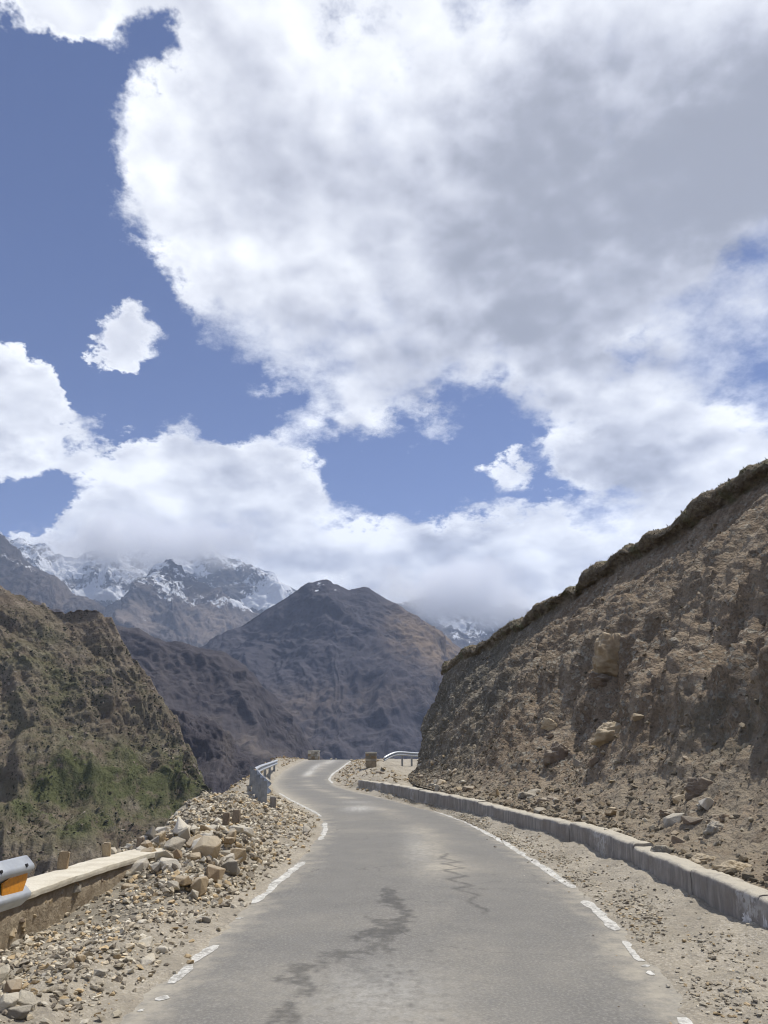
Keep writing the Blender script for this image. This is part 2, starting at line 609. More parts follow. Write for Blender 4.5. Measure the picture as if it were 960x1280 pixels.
m_steel, T = new_mat("galvanised_steel")
p = geo_pos(T)
col = T.mix(T.rng(T.noise(p, 5, 5, 0.6), 0.35, 0.65), (0.34, 0.36, 0.39), (0.43, 0.46, 0.49))
col = T.mix(T.rng(T.noise(p, 17, 5, 0.7), 0.6, 0.75), col, (0.40, 0.38, 0.34))
finish(T, col, 0.5, T.bump(T.noise(p, 30, 3), 0.1, 0.005), metal=0.35, spec=0.5)

m_post, T = new_mat("dull_grey_post")
p = geo_pos(T)
col = T.mix(T.rng(T.noise(p, 5, 5, 0.6), 0.35, 0.65), (0.235, 0.245, 0.25), (0.335, 0.345, 0.345))
finish(T, col, 0.65, metal=0.15)

m_orange, T = new_mat("orange_reflector")
p = geo_pos(T)
col = T.mix(T.rng(T.noise(p, 30, 4), 0.4, 0.7), (0.72, 0.29, 0.02), (0.55, 0.22, 0.03))
finish(T, col, 0.35, spec=0.5)

m_hole, T = new_mat("bolt_hole_dark")
finish(T, (0.03, 0.03, 0.032), 0.6)


def mountain_mat(name, c_dark, c_mid, c_light, scale, bump_d, strata=0.0, green=None, snow=False, scree=None):
    m, T = new_mat(name)
    p = geo_pos(T)
    s = scale
    a = T.noise(p, 3.0 / s, 8, 0.62)
    b = T.noise(p, 14.0 / s, 8, 0.68)
    c = T.noise(p, 45.0 / s, 6, 0.7)
    col = T.mix(T.rng(a, 0.34, 0.62), c_dark, c_mid)
    col = T.mix(T.rng(b, 0.46, 0.70), col, c_light)
    if strata:
        wv = T.vmath('ADD', p, T.vmath('SCALE', T.noise(p, 3.0 / s, 4, 0.6, out='Color'), scale=s * 0.12))
        mp = T.n('ShaderNodeMapping')
        T.link(wv, mp.inputs[0])
        mp.inputs['Rotation'].default_value = (0.12, 0.2, 0)
        mp.inputs['Scale'].default_value = (0.08, 0.08, 1.0)
        sn = T.noise(mp.outputs[0], 26.0 / s, 4, 0.65)
        col = T.mix(T.math('MULTIPLY', T.rng(sn, 0.42, 0.62), strata), col, c_dark)
        col = T.mix(T.math('MULTIPLY', T.rng(sn, 0.60, 0.72), strata * 0.7), col, c_light)
    if scree is not None:
        f = T.math('MULTIPLY', T.attr('scree'), T.rng(b, 0.30, 0.55))
        col = T.mix(f, col, scree)
    if green is not None:
        g = T.math('MULTIPLY', T.attr('green'), T.rng(b, 0.30, 0.52))
        col = T.mix(g, col, green)
        bush = T.math('MULTIPLY', T.rng(T.voro(p, 85.0 / s), 0.40, 0.22), T.rng(T.noise(p, 9.0 / s, 4, 0.6), 0.40, 0.56))
        col = T.mix(T.math('MULTIPLY', bush, 0.85), col, (0.035, 0.042, 0.020))
    n = T.bump(c, 0.7, bump_d * 0.35)
    n = T.bump(b, 0.9, bump_d, n)
    if snow:
        sf = T.math('ADD', T.attr('snow'), T.math('MULTIPLY_ADD', b, 1.5, -0.75))
        sf = T.math('ADD', sf, T.math('MULTIPLY_ADD', c, 0.9, -0.45))
        sf = T.rng(sf, 0.42, 0.58)
        col = T.mix(sf, col, (0.70, 0.72, 0.75))
    finish(T, col, 0.97, n, spec=0.05)
    return m


m_spur = mountain_mat("scrubby_spur", (0.175, 0.138, 0.102), (0.27, 0.22, 0.165), (0.38, 0.32, 0.255), 120, 6,
                      0.75, green=(0.128, 0.136, 0.064), scree=(0.37, 0.30, 0.24))
m_ridge = mountain_mat("hazed_ridge_rock", (0.062, 0.056, 0.062), (0.082, 0.074, 0.078), (0.102, 0.092, 0.094), 420, 9, 0.5, scree=(0.17, 0.145, 0.125))  # cloud shade and purple haze are mixed into this rock colour
m_peak = mountain_mat("slate_mountain", (0.058, 0.056, 0.068), (0.076, 0.073, 0.086), (0.098, 0.093, 0.104), 800, 15, 0.55,  # the peak's cloud shadow and blue haze are put into its dark colour
                      snow=True, scree=(0.20, 0.155, 0.115))
m_snow = mountain_mat("snowy_rock", (0.055, 0.052, 0.055), (0.100, 0.090, 0.085), (0.17, 0.15, 0.135), 1500, 45, 0.5,
                      snow=True, scree=(0.245, 0.20, 0.165))
m_valley = mountain_mat("valley_earth", (0.07, 0.06, 0.05), (0.11, 0.095, 0.075), (0.16, 0.14, 0.11), 600, 12)

# ------------------------------------------------------------------ road plan
LEFT_PX = [(40, 1420), (130, 1310), (200, 1245), (265, 1183), (345, 1103), (378, 1077), (400, 1048), (407, 1031), (398, 1017), (379, 1008),
           (361, 999), (347, 990), (339, 978), (351, 964), (368, 955), (386, 949.6), (400, 947)]
RIGHT_PX = [(940, 1420), (880, 1310), (853, 1273), (808, 1207), (772, 1163), (717, 1110), (671, 1078), (627, 1050), (581, 1026), (545, 1013),
            (492, 1000), (457, 992), (418, 981), (411, 974), (416, 967), (429, 958), (441, 950)]
Lp = [on_road(*q) for q in LEFT_PX]
Rp = [on_road(*q) for q in RIGHT_PX]
Lp = [np.array([-1.75, -12, 0]), np.array([-1.75, 0, 0])] + Lp + [np.array([-5.0, 84, zprof(84)]), np.array([-2.0, 94, zprof(94)]), np.array([5, 104, zprof(104)])]
Rp = [np.array([2.05, -12, 0]), np.array([2.12, 0, 0])] + Rp + [np.array([-1.2, 82, zprof(82)]), np.array([1.2, 90, zprof(90)]), np.array([7, 98, zprof(98)])]
NR = 1500
Ledge = resample(Lp, NR, 0.9)
Redge = resample(Rp, NR, 0.9)
# equal spacing by distance from the camera would starve the near rows; bias rows to the near part
_q = np.linspace(0, 1, 400)
_w = np.interp(_q, [0, .10, .125, .24, .3, .5, 1], [.3, .4, 3.2, 2.6, 1.2, .5, .3])
_c = np.cumsum(_w)
_c = (_c - _c[0]) / (_c[-1] - _c[0])
tb = np.interp(np.linspace(0, 1, NR), _c, _q)
Ledge = resample(Lp, NR, 0.9, tb)
Redge = resample(Rp, NR, 0.9, tb)


def seg_dist(X, Y, poly):
    """distance to a polyline in plan and the side (positive = right of travel)"""
    A = poly[:-1, :2]
    B = poly[1:, :2]
    best = np.full(X.shape, 1e9)
    side = np.zeros(X.shape)
    for a_, b_ in zip(A, B):
        d = b_ - a_
        L2 = d @ d + 1e-12
        t = np.clip(((X - a_[0]) * d[0] + (Y - a_[1]) * d[1]) / L2, 0, 1)
        dx = X - a_[0] - t * d[0]
        dy = Y - a_[1] - t * d[1]
        q = dx * dx + dy * dy
        m = q < best
        best = np.where(m, q, best)
        s = dx * d[1] - dy * d[0]
        side = np.where(m, s, side)
    return np.sqrt(best) * np.where(side >= 0, 1, -1)


Lc = resample(Lp, 120, 0.9)
Rc = resample(Rp, 120, 0.9)

OUT_Y = [-14, 0, 7.6, 10.5, 14, 17, 22, 26, 35, 48, 60, 76, 90, 130]
OUT_X = [-4.5, -4.3, -4.2, -3.85, -4.1, -4.4, -4.8, -5.15, -6.5, -7.9, -8.6, -9.2, -8, -6]


def WALLPX():
    pts = [(960, 1124), (890, 1099), (846, 1080), (802, 1061), (750, 1041), (706, 1026), (662, 1018), (627, 1009), (584, 998), (540, 991), (528, 989), (448, 975)]
    return [on_road(x, y, 0.45) for x, y in pts]


Wp = [np.array([3.95, -12, 0]), np.array([3.85, 0, 0])] + [np.array([q[0], q[1], 0.0]) for q in WALLPX()]
Wall = resample(Wp, 260, 1.0)
Wc = resample(Wp, 70, 1.0)
HEAPS = [(-3.0, 13.1, 0.9, 1.15, .42), (-2.6, 11.2, .35, .7, .14), (-4.3, 20.5, .9, 2.6, .52), (-3.2, 17.5, .9, 2.2, .22), (-2.9, 8.0, .7, 1.4, .10),
         (-2.9, 6.0, .6, 1.0, .08), (-5.6, 40, 1.2, 5, .5), (-7.2, 52, 1.2, 6, .6), (0.2, 46, 1.3, 5, .55), (-.6, 58, 1.2, 6, .5), (-8.0, 64, 1.3, 6, .5),
         (0.4, 38, .9, 3, .30)]


def ground_z(X, Y, detail=True, parts=False):
    X = np.asarray(X, float)
    Y = np.asarray(Y, float)
    dl = -seg_dist(X, Y, Lc)          # positive outside the left edge
    dr = seg_dist(X, Y, Rc)
    zr = zprof(Y)
    P = np.stack([X, Y, np.zeros_like(X)], -1)
    n1 = fbm(P * 0.9, 4)
    n2 = fbm(P * 4.0, 4, 0.55, off=5)
    out = np.maximum(dl, dr)
    edge = out + 0.10 * n1 + 0.05 * n2
    z = zr - 0.05 + 0.055 * sstep(-0.10, 0.22, edge) + 0.05 * sstep(0.15, 0.9, edge)
    z = z + sstep(0.1, 0.7, edge) * (0.035 * n1 + 0.022 * n2)
    for hx, hy, sx, sy, hh in HEAPS:
        g = np.exp(-0.5 * (((X - hx) / sx) ** 2 + ((Y - hy) / sy) ** 2))
        z = z + hh * g * sstep(0.15, 1.0, edge) * (1 + 0.35 * n1)
    # gravel drift against the foot of the parapet on the hill side
    dw = seg_dist(X, Y, Wc)
    z = z + np.where(Y < 36, 0.10 * np.exp(-(dw / 0.34) ** 2), 0) * (1 + 0.35 * n1)
    z = z - 0.14 * sstep(-2.3, -3.2, X) * sstep(10.6, 9.0, Y) * sstep(2, 4, Y)
    ox = np.interp(Y, OUT_Y, OUT_X) + 0.25 * fbm(np.stack([X * 0.2, Y * 0.5, X * 0], -1), 3, off=31)
    drop = np.maximum(ox - X, 0)
    z = z - 1.15 * drop * sstep(0, 0.6, drop) + 0.5 * n1 * sstep(0.5, 4, drop)
    if parts:
        return z, dl, dr, edge
    return z


ys = [-12.0]
while ys[-1] < 150:
    y = ys[-1]
    ys.append(y + (0.06 + max(0.0, abs(y - 8) - 6) * 0.0065 if y > 2.5 else 0.35))
ys = np.array(ys)
xs = np.concatenate([-np.geomspace(90, 5.6, 34), np.arange(-5.5, 5.0, 0.07), np.geomspace(5.0, 60, 22)])
X, Y = np.meshgrid(xs, ys)
Z, dl, dr, edge = ground_z(X, Y, parts=True)
V = np.stack([X, Y, Z], -1).reshape(-1, 3)
gn = fbm(V * np.array([.5, .3, 0]), 4, off=3)
grey = sstep(-0.25, 0.35, gn + .25 * fbm(V * np.array([2, 2, 0]), 3, off=4)) * sstep(0.5, 1.1, dl.ravel()) * sstep(30, 12, V[:, 1])
ground_me = np_mesh("ground", V, grid_faces(len(ys), len(xs)), attrs={'grey': np.clip(grey, 0, 1)})
ground = obj("ground", ground_me, m_ground, kind='structure')
ground_bvh = BVHTree.FromPolygons([tuple(v) for v in V[::1]], grid_faces(len(ys), len(xs)).tolist())

# ------------------------------------------------------------------ road surface
NC = 96
cu = np.linspace(-0.07, 1.07, NC)
RV = Ledge[:, None, :] * (1 - cu)[None, :, None] + Redge[:, None, :] * cu[None, :, None]
RV[..., 2] = zprof(RV[..., 1]) + 0.03 * np.sin(np.clip((cu + 0.02), 0, 1) * math.pi)[None, :] - 0.02
rv = RV.reshape(-1, 3)
uu = np.broadcast_to(cu[None, :], RV.shape[:2]).reshape(-1)
P2 = np.stack([rv[:, 0], rv[:, 1], rv[:, 2] * 0], -1)
n_lo = fbm(P2 * 0.55, 4, off=11)
n_md = fbm(P2 * 2.5, 4, off=21)
dust = 0.62 * np.exp(-((uu - 0.60) / 0.10) ** 2) * (0.5 + 0.8 * n_lo) + 0.25 * np.exp(-((uu - 0.5) / 0.3) ** 2) * sstep(9, 4, rv[:, 1])
dust += 0.95 * sstep(0.10, -0.05, uu + 0.06 * n_md) + 0.95 * sstep(0.90, 1.04, uu + 0.06 * n_md)
dust += 0.28 * np.clip(n_lo, 0, 1)
dust += 0.8 * sstep(22, 30, rv[:, 1]) * np.exp(-(uu / 0.16) ** 2)


def blob(px, py, rx, ry, amp):
    c_ = on_road(px, py)
    return amp * np.exp(-(((rv[:, 0] - c_[0]) / rx) ** 2 + ((rv[:, 1] - c_[1]) / ry) ** 2))


pale = blob(449, 1011, .42, 1.1, .8) + blob(386, 967, .28, 2.2, 1.0) + blob(394, 959, .30, 4.0, .7) + blob(412, 952, .5, 5, .5) + blob(445, 1003, .5, .8, .35)
pale += blob(475, 1245, .55, .9, .30) + blob(520, 1060, .25, 3, .25)
# oil and water marks, traced on the surface
wn = np.stack([fbm(P2 * np.array([7, 4, 1]), 5, .6, off=41), fbm(P2 * np.array([7, 4, 1]), 5, .6, off=61)], -1)
wn2 = np.stack([fbm(P2 * 2.2, 3, off=71), fbm(P2 * 2.2, 3, off=81)], -1)


def stain_line(zoompts, rad, soft=0.03, amp=1.0, warp=0.085):
    pts = np.array([on_road(280 + a / 2.667, 1040 + b / 2.667)[:2] for a, b, *_ in zoompts])
    rr = np.array([q[2] if len(q) > 2 else rad for q in zoompts], float)
    x = rv[:, 0] + warp * wn[:, 0] + 0.4 * warp * wn2[:, 0]
    y = rv[:, 1] + 2.2 * warp * wn[:, 1] + warp * wn2[:, 1]
    out = np.zeros(len(rv))
    near = (rv[:, 1] < 18)
    xi, yi = x[near], y[near]
    o = np.zeros(len(xi))
    for i in range(max(1, len(pts) - 1)):
        a_, b_ = pts[i], pts[min(i + 1, len(pts) - 1)]
        d = b_ - a_
        t = np.clip(((xi - a_[0]) * d[0] + (yi - a_[1]) * d[1]) / (d @ d + 1e-9), 0, 1)
        # marks are smeared lengthwise
        dist = np.hypot(xi - a_[0] - t * d[0], (yi - a_[1] - t * d[1]) * 0.33)
        r_ = rr[i] + (rr[min(i + 1, len(rr) - 1)] - rr[i]) * t
        r_ = r_ * 0.82
        o = np.maximum(o, sstep(r_ + soft, r_ - soft * 0.4, dist))
    out[near] = o * amp
    return out


stain = stain_line([(545, 205, .13), (555, 232, .15), (600, 262, .05), (606, 288, .06), (585, 318, .10), (560, 330, .11), (500, 345, .10), (450, 352, .06)], .1)
stain = np.maximum(stain, stain_line([(575, 318, .05), (520, 305, .06), (484, 292, .05)], .06))
stain = np.maximum(stain, stain_line([(560, 335, .10), (535, 380, .10), (480, 402, .07), (400, 412, .06), (340, 412, .05), (312, 438, .03), (322, 462, .04)], .08, amp=.8))
stain = np.maximum(stain, stain_line([(430, 440, .02), (470, 480, .04), (495, 492, .05)], .04, amp=.45))
stain = np.maximum(stain, stain_line([(232, 470, .13), (250, 490, .10), (278, 515, .025), (300, 547, .03), (250, 560, .025), (205, 573, .03), (195, 620, .05), (186, 660, .05)], .05, amp=.9))
zig = [(745, 75), (722, 90), (785, 100), (725, 108), (800, 122), (735, 131), (805, 148), (745, 160), (830, 180), (770, 191), (850, 214), (812, 235), (875, 262), (865, 275)]
stain = np.maximum(stain, stain_line([(a, b, .026) for a, b in zig], .02, soft=.03, amp=1.0, warp=.025))
for a, b in [(552, 451), (626, 476), (585, 480), (618, 581), (545, 490), (712, 632), (560, 398), (476, 368), (548, 518), (510, 40), (690, 403)]:
    stain = np.maximum(stain, stain_line([(a, b, .014), (a + 6, b + 1, .014)], .014, soft=.012, amp=.8, warp=.01))
road_me = np_mesh("road", rv, grid_faces(NR, NC), attrs={'dust': np.clip(dust, 0, 1), 'pale': np.clip(pale, 0, 1), 'stain': np.clip(stain, 0, 1)})
road = obj("road", road_me, m_road, kind='structure')


def road_top(x, y):
    # height of the cambered asphalt at a point
    i = np.argmin((Ledge[:, 1] + Redge[:, 1]) / 2 < y)
    best, bz = 1e9, 0
    sub = RV[max(0, i - 90):i + 90].reshape(-1, 3)
    k = np.argmin((sub[:, 0] - x) ** 2 + (sub[:, 1] - y) ** 2)
    return sub[k, 2]


def marking(pxpts, width, ragged=0.012, seed=0):
    r = np.random.default_rng(seed)
    pts = np.array([on_road(*q) for q in pxpts])
    L = np.linalg.norm(np.diff(pts, axis=0), axis=1).sum()
    n = max(6, int(L / 0.05))
    n = min(n, 160)
    c_ = resample(pts, n, min(0.4, L * 0.1))
    t = np.gradient(c_, axis=0)
    t /= np.linalg.norm(t[:, :2], axis=1)[:, None] + 1e-9
    nn = np.stack([t[:, 1], -t[:, 0]], 1)
    rows = []
    rg = r.normal(size=(n + 8, 2))
    rg = np.stack([np.convolve(rg[:, k], [.1, .2, .4, .2, .1], 'same')[4:] for k in (0, 1)], 1) * 1.6
    for i in range(n):
        end = min(1.0, 0.45 + min(i, n - 1 - i) * 0.25)
        wl = width * 0.5 * end + rg[i, 0] * ragged
        wr = width * 0.5 * end + rg[i, 1] * ragged
        for s in (-1, -0.33, 0.33, 1):
            w_ = (wl if s < 0 else wr) * s
            x, y = c_[i, 0] + nn[i, 0] * w_, c_[i, 1] + nn[i, 1] * w_
            rows.append((x, y, road_top(x, y) + 0.004))
    me = np_mesh("edge_marking", np.array(rows), grid_faces(n, 4))
    return obj("edge_marking", me, m_paint, road)


MARKS = [([(316, 1128), (345, 1103), (379, 1076.5)], .13), ([(291, 1148), (304, 1146)], .07), ([(214, 1229), (240, 1205)], .11), ([(237, 1203), (270, 1180)], .12),
         ([(195, 1250), (207, 1242)], .10), ([(173, 1263), (181, 1259)], .05),
         ([(400, 1049), (407, 1036), (406, 1028)], .12), ([(401, 1020), (393, 1014), (380, 1008), (362, 999), (349, 991)], .10),
         ([(545, 1013.5), (581, 1026), (627, 1050), (671, 1078), (716, 1109)], .145), ([(732, 1124), (752, 1142), (771, 1162)], .14),
         ([(780, 1174), (792, 1187), (802, 1199)], .12), ([(804, 1204), (809, 1208)], .08), ([(812, 1213), (816, 1216)], .06),
         ([(852, 1271), (866, 1284), (885, 1305)], .13), ([(458, 991), (475, 995), (493, 1000)], .09),
         ([(417, 979), (411.5, 974), (416, 967), (429, 958), (441, 950)], .16)]
for i, (pp, w_) in enumerate(MARKS):
    marking(pp, w_, seed=i)

# ------------------------------------------------------------------ cut slope on the hill side
Bp = [(q[0] + 0.30, q[1], 0.40) for q in Wall if q[1] < 25.5][::6]
Bp += [(1.75, 28, .40), (1.35, 33, .30), (1.25, 39, .2), (1.3, 44, .25), (2.0, 49, .3), (5, 53.5, 0.2), (12, 58, -.6), (26, 62, -2)]
lip_px = [(960, 577, 24), (900, 618, 26), (840, 656, 28.5), (780, 692, 31), (740, 716, 33), (700, 744, 35.3), (650, 776, 39), (610, 798, 42), (570, 820, 45.2), (549, 838, 47)]
Lip = [np.array([13.2, -14, 11.0]), np.array([13.4, 4, 11.4]), np.array([13.3, 12, 11.4]), np.array([13.1, 18, 11.2])] + [at_dist(*q) for q in lip_px]
Lip += [np.array([4.6, 50.5, 7.2]), np.array([8, 53.5, 8.2]), np.array([14, 56.5, 9.0]), np.array([28, 60, 10])]
NU = 780
su = np.linspace(0, 1, 2000)
dens = np.interp(su, [0, .2, .35, .8, 1], [.35, 1, 1.3, 1.1, .4])
cum = np.cumsum(dens)
cum = (cum - cum[0]) / (cum[-1] - cum[0])
sp_u = np.interp(np.linspace(0, 1, NU), cum, su)
B = resample(Bp, NU, 0.8, sp_u)


def match(Lpts, keys_l, keys_b):
    pass


# pair base and lip by distance travelled: use y as the common key on the straight part
Ld = resample(Lip, 1200, 1.2)
Bd = resample(Bp, 1200, 0.8)
tl = np.linspace(0, 1, 1200)
# control pairs (base fraction where y=.., lip fraction where y=..)
def frac(poly, cond):
    return tl[np.argmax(cond(poly))]
kb = [0, frac(Bd, lambda q: q[:, 1] > 7), frac(Bd, lambda q: q[:, 1] > 15), frac(Bd, lambda q: q[:, 1] > 26), frac(Bd, lambda q: q[:, 1] > 38), frac(Bd, lambda q: q[:, 1] > 45.5), frac(Bd, lambda q: q[:, 0] > 5) if np.any(Bd[:, 0] > 5) else .85, 1]
kb[-2] = tl[np.argmax((Bd[:, 0] > 5) & (Bd[:, 1] > 50))]
kl = [0, frac(Ld, lambda q: q[:, 1] > 8), frac(Ld, lambda q: q[:, 1] > 20), frac(Ld, lambda q: q[:, 1] > 30), frac(Ld, lambda q: q[:, 1] > 40), frac(Ld, lambda q: q[:, 1] > 46.3), tl[np.argmax((Ld[:, 0] > 7) & (Ld[:, 1] > 51))], 1]
tm = np.interp(sp_u, kb, kl)
Lr = np.stack([np.interp(tm, tl, Ld[:, k]) for k in range(3)], 1)

prof = np.array([(0, 0), (.10, .018), (.18, .065), (.32, .22), (.50, .43), (.68, .62), (.81, .755), (.88, .82), (.935, .885), (.965, .912), (.972, .926), (.958, .936), (.935, .944), (.924, .955), (.934, .972), (.960, .991),
                 (1.0, 1.0), (1.10, 1.012), (1.5, 1.04), (2.2, 1.08), (3.5, 1.12)])
pl = np.concatenate([[0], np.cumsum(np.linalg.norm(np.diff(prof, axis=0), axis=1))])
NV1 = 250
tq = np.concatenate([np.linspace(0, pl[16], NV1), np.linspace(pl[16], pl[-1], 30)[1:]])
ph = np.interp(tq, pl, prof[:, 0])
pz = np.interp(tq, pl, prof[:, 1])
sm = np.exp(-0.5 * (np.arange(-4, 5) / 2.0) ** 2)
sm /= sm.sum()
ph = np.convolve(np.pad(ph, 4, mode='edge'), sm, 'valid')
pz = np.convolve(np.pad(pz, 4, mode='edge'), sm, 'valid')
ph[0], pz[0] = 0, 0
NV = len(ph)
HV = np.zeros((NU, NV, 3))
HV[..., :2] = B[:, None, :2] + (Lr - B)[:, None, :2] * ph[None, :, None]
HV[..., 2] = B[:, None, 2] + (Lr - B)[:, None, 2] * pz[None, :]
tu = np.gradient(HV, axis=0)
tv = np.gradient(HV, axis=1)
nn = np.cross(tu, tv)
nn /= np.linalg.norm(nn, axis=2)[..., None] + 1e-9
if nn[NU // 2, NV // 3, 2] < 0:
    nn = -nn
vv = (tq / pl[16])[None, :] * np.ones((NU, 1))
ulen = np.concatenate([[0], np.cumsum(np.linalg.norm(np.diff(B[:, :2], axis=0), axis=1))])
UU = np.broadcast_to(ulen[:, None], vv.shape)
Q = np.stack([UU, vv * 12.0, np.zeros_like(UU)], -1)
Qg = np.stack([UU * 0.75 + 0.5 * fbm(Q * 0.25, 3), vv * 2.2, np.zeros_like(UU)], -1)
face = sstep(0.0, 0.12, vv) * sstep(1.02, 0.93, vv)
disp = (ridged(Qg, 5, 0.55, off=2) - 0.9) * 0.30 * sstep(.1, .35, vv) * sstep(.88, .6, vv)
disp += fbm(HV * 0.45, 5, 0.5, off=8) * 0.32 * sstep(0.02, 0.3, vv) * (1 - .5 * sstep(.6, .8, vv))
disp += fbm(HV * 2.2, 4, 0.58, off=18) * 0.085
disp += np.abs(fbm(HV * 6.0, 3, 0.6, off=28)) * 0.04
lipz = np.exp(-((vv - 0.94) / 0.05) ** 2)
disp = disp * (1 - 0.85 * lipz) + lipz * (0.22 * fbm(np.stack([UU * 0.4, UU * 0, UU * 0], -1), 4, off=9) + 0.09 * fbm(HV * 3, 4, .6, off=44))
disp *= np.where(vv > 1.05, 0.5, 1.0)


def hill_coord(px, py):
    """indices of the slope point seen at a pixel (before displacement)"""
    d = HV - np.array([0, 0, CAM_H])
    c, s = math.cos(PITCH), math.sin(PITCH)
    dep = d[..., 1] * c + d[..., 2] * s
    upv = -d[..., 1] * s + d[..., 2] * c
    sx = 480 + FPX * d[..., 0] / dep
    sy = 640 - FPX * upv / dep
    q = (sx - px) ** 2 + (sy - py) ** 2 + np.where(dep < 0.5, 1e9, 0) + np.where(vv > 1.0, 1e5, 0)
    return np.unravel_index(np.argmin(q), q.shape)


def dent(px, py, ru, rv_, amt):
    i, j = hill_coord(px, py)
    return amt * np.exp(-(((UU - UU[i, j]) / ru) ** 2 + ((vv - vv[i, j]) * 13 / rv_) ** 2))


disp += dent(735, 890, 1.3, 1.8, -.75) + dent(700, 925, 0.6, 1.6, -.35) + dent(755, 850, .9, 1.0, -.3)
disp += dent(765, 815, 1.6, .7, .35) + dent(640, 900, 2.5, 2.0, .25) + dent(850, 880, 1.6, 1.4, .3)
disp += dent(905, 905, 1.4, .6, -.35) + dent(860, 950, 1.0, .7, .25) + dent(690, 935, .5, 1.2, -.3)
HD = HV + nn * disp[..., None]
HD[..., 2] += sstep(.86, .95, vv) * (.30 * fbm(np.stack([UU * .55, UU * 0, UU * 0], -1), 4, .55, off=19) + .05 * np.abs(fbm(HV * 1.6, 4, .6, off=29)))
# keep the foot flush behind the parapet
foot = sstep(0.0, 0.05, vv)[..., None]
HD = HV * (1 - foot) + HD * foot
hv = HD.reshape(-1, 3)
brown = sstep(-6, 8, (hv[:, 0] * 1.0 - hv[:, 1] * 0.55 + 14.0) + 6 * fbm(hv * 0.25, 3, off=6))
turfm = (sstep(0.892, 0.903, vv + 0.022 * fbm(np.stack([UU * .8, UU * 0, UU * 0], -1), 4, off=77))).ravel()
dark_olive = np.clip(dent(905, 905, 2.2, .8, .9) + dent(640, 800, 3.0, 1.2, .6) + dent(870, 880, 1.5, 1.0, .4) + dent(600, 920, 3, 1.5, .35) + dent(700, 880, 1.5, 2.0, .35), 0, 1).ravel()  # darker olive patches around chosen slope points
dusty = np.clip(sstep(.20, .03, vv) + 0.9 * dent(850, 1000, 3, 1.3, 1.0) + dent(860, 730, 4, 1.5, .45), 0, 1).ravel()
hill_me = np_mesh("hillside", hv, grid_faces(NU, NV), attrs={'streak': np.clip(.5 + .7 * fbm(np.stack([UU * 1.3 + .6 * fbm(Q * .3, 3, off=70), vv * 2.6, UU * 0], -1), 5, .6, off=33), 0, 1).ravel(), 'brown': brown, 'turf': turfm, 'dark_olive': dark_olive, 'dusty': dusty})
hill = obj("hillside", hill_me, m_hill, kind='structure')
hill_bvh = BVHTree.FromPolygons([tuple(v) for v in hv], grid_faces(NU, NV).tolist())
CAMV = Vector((0, 0, CAM_H))


def cast(px, py, bvh):
    d = Vector(pix_dir(px, py)).normalized()
    loc, nor, idx, dist = bvh.ray_cast(CAMV, d)
    return loc, nor


# ------------------------------------------------------------------ rock shapes
def hull_rock(seed, npts=14, flat=0.75, sub=False):
    r = random.Random(seed)
    bm = bmesh.new()
    ax = (1.0, r.uniform(0.65, 0.95), r.uniform(0.45, flat))
    for _ in range(npts):
        v = Vector((r.gauss(0, 1), r.gauss(0, 1), r.gauss(0, 1))).normalized()
        # push towards a box so faces come out flat and fractured
        m = max(abs(v.x), abs(v.y), abs(v.z))
        v = v.lerp(v / m, r.uniform(0.35, 0.9)) * r.uniform(0.8, 1.05)
        bm.verts.new((v.x * ax[0] * .5, v.y * ax[1] * .5, v.z * ax[2] * .5))
    res = bmesh.ops.convex_hull(bm, input=bm.verts[:])
    bmesh.ops.delete(bm, geom=[e for e in res['geom_interior'] if isinstance(e, bmesh.types.BMVert)], context='VERTS')
    bmesh.ops.dissolve_limit(bm, angle_limit=0.22, verts=bm.verts[:], edges=bm.edges[:])
    if sub:
        bmesh.ops.bevel(bm, geom=bm.edges[:], offset=0.035, segments=2, affect='EDGES', clamp_overlap=True)
        bmesh.ops.triangulate(bm, faces=bm.faces[:])
        bmesh.ops.subdivide_edges(bm, edges=bm.edges[:], cuts=2, use_grid_fill=True)
        co = np.array([v.co for v in bm.verts])
        dz = fbm(co * 3.0 + seed, 4, 0.55) * 0.05 + np.abs(fbm(co * 9.0 + seed, 3, 0.6)) * 0.02
        for v, d in zip(bm.verts, dz):
            v.co += v.co.normalized() * float(d)
    bmesh.ops.triangulate(bm, faces=bm.faces[:])
    bmesh.ops.recalc_face_normals(bm, faces=bm.faces[:])
    return bm


rock_arrays = []
for s in range(18):
    bm = hull_rock(s, 11 + s % 4)
    bm.verts.ensure_lookup_table()
    idx = {v: i for i, v in enumerate(bm.verts)}
    rock_arrays.append((np.array([v.co[:] for v in bm.verts]), np.array([[idx[v] for v in f.verts] for f in bm.faces])))
    bm.free()
rock_meshes = {}
for kind in m_rock:
    rock_meshes[kind] = []
    for s in range(10):
        bm = hull_rock(100 + s, 15, 0.85)
        bmesh.ops.bevel(bm, geom=[e for e in bm.edges if e.calc_face_angle(0) > 0.35], offset=0.025, segments=1, affect='EDGES', clamp_overlap=True)
        bmesh.ops.triangulate(bm, faces=bm.faces[:])
        me = bm_mesh("rock", bm)
        me.materials.append(m_rock[kind])
        rock_meshes[kind].append(me)


def rand_rot(r):
    q = r.normal(size=(4,))
    q /= np.linalg.norm(q)
    w, x, y, z = q
    return np.array([[1 - 2 * (y * y + z * z), 2 * (x * y - z * w), 2 * (x * z + y * w)], [2 * (x * y + z * w), 1 - 2 * (x * x + z * z), 2 * (y * z - x * w)],
                     [2 * (x * z - y * w), 2 * (y * z + x * w), 1 - 2 * (x * x + y * y)]])


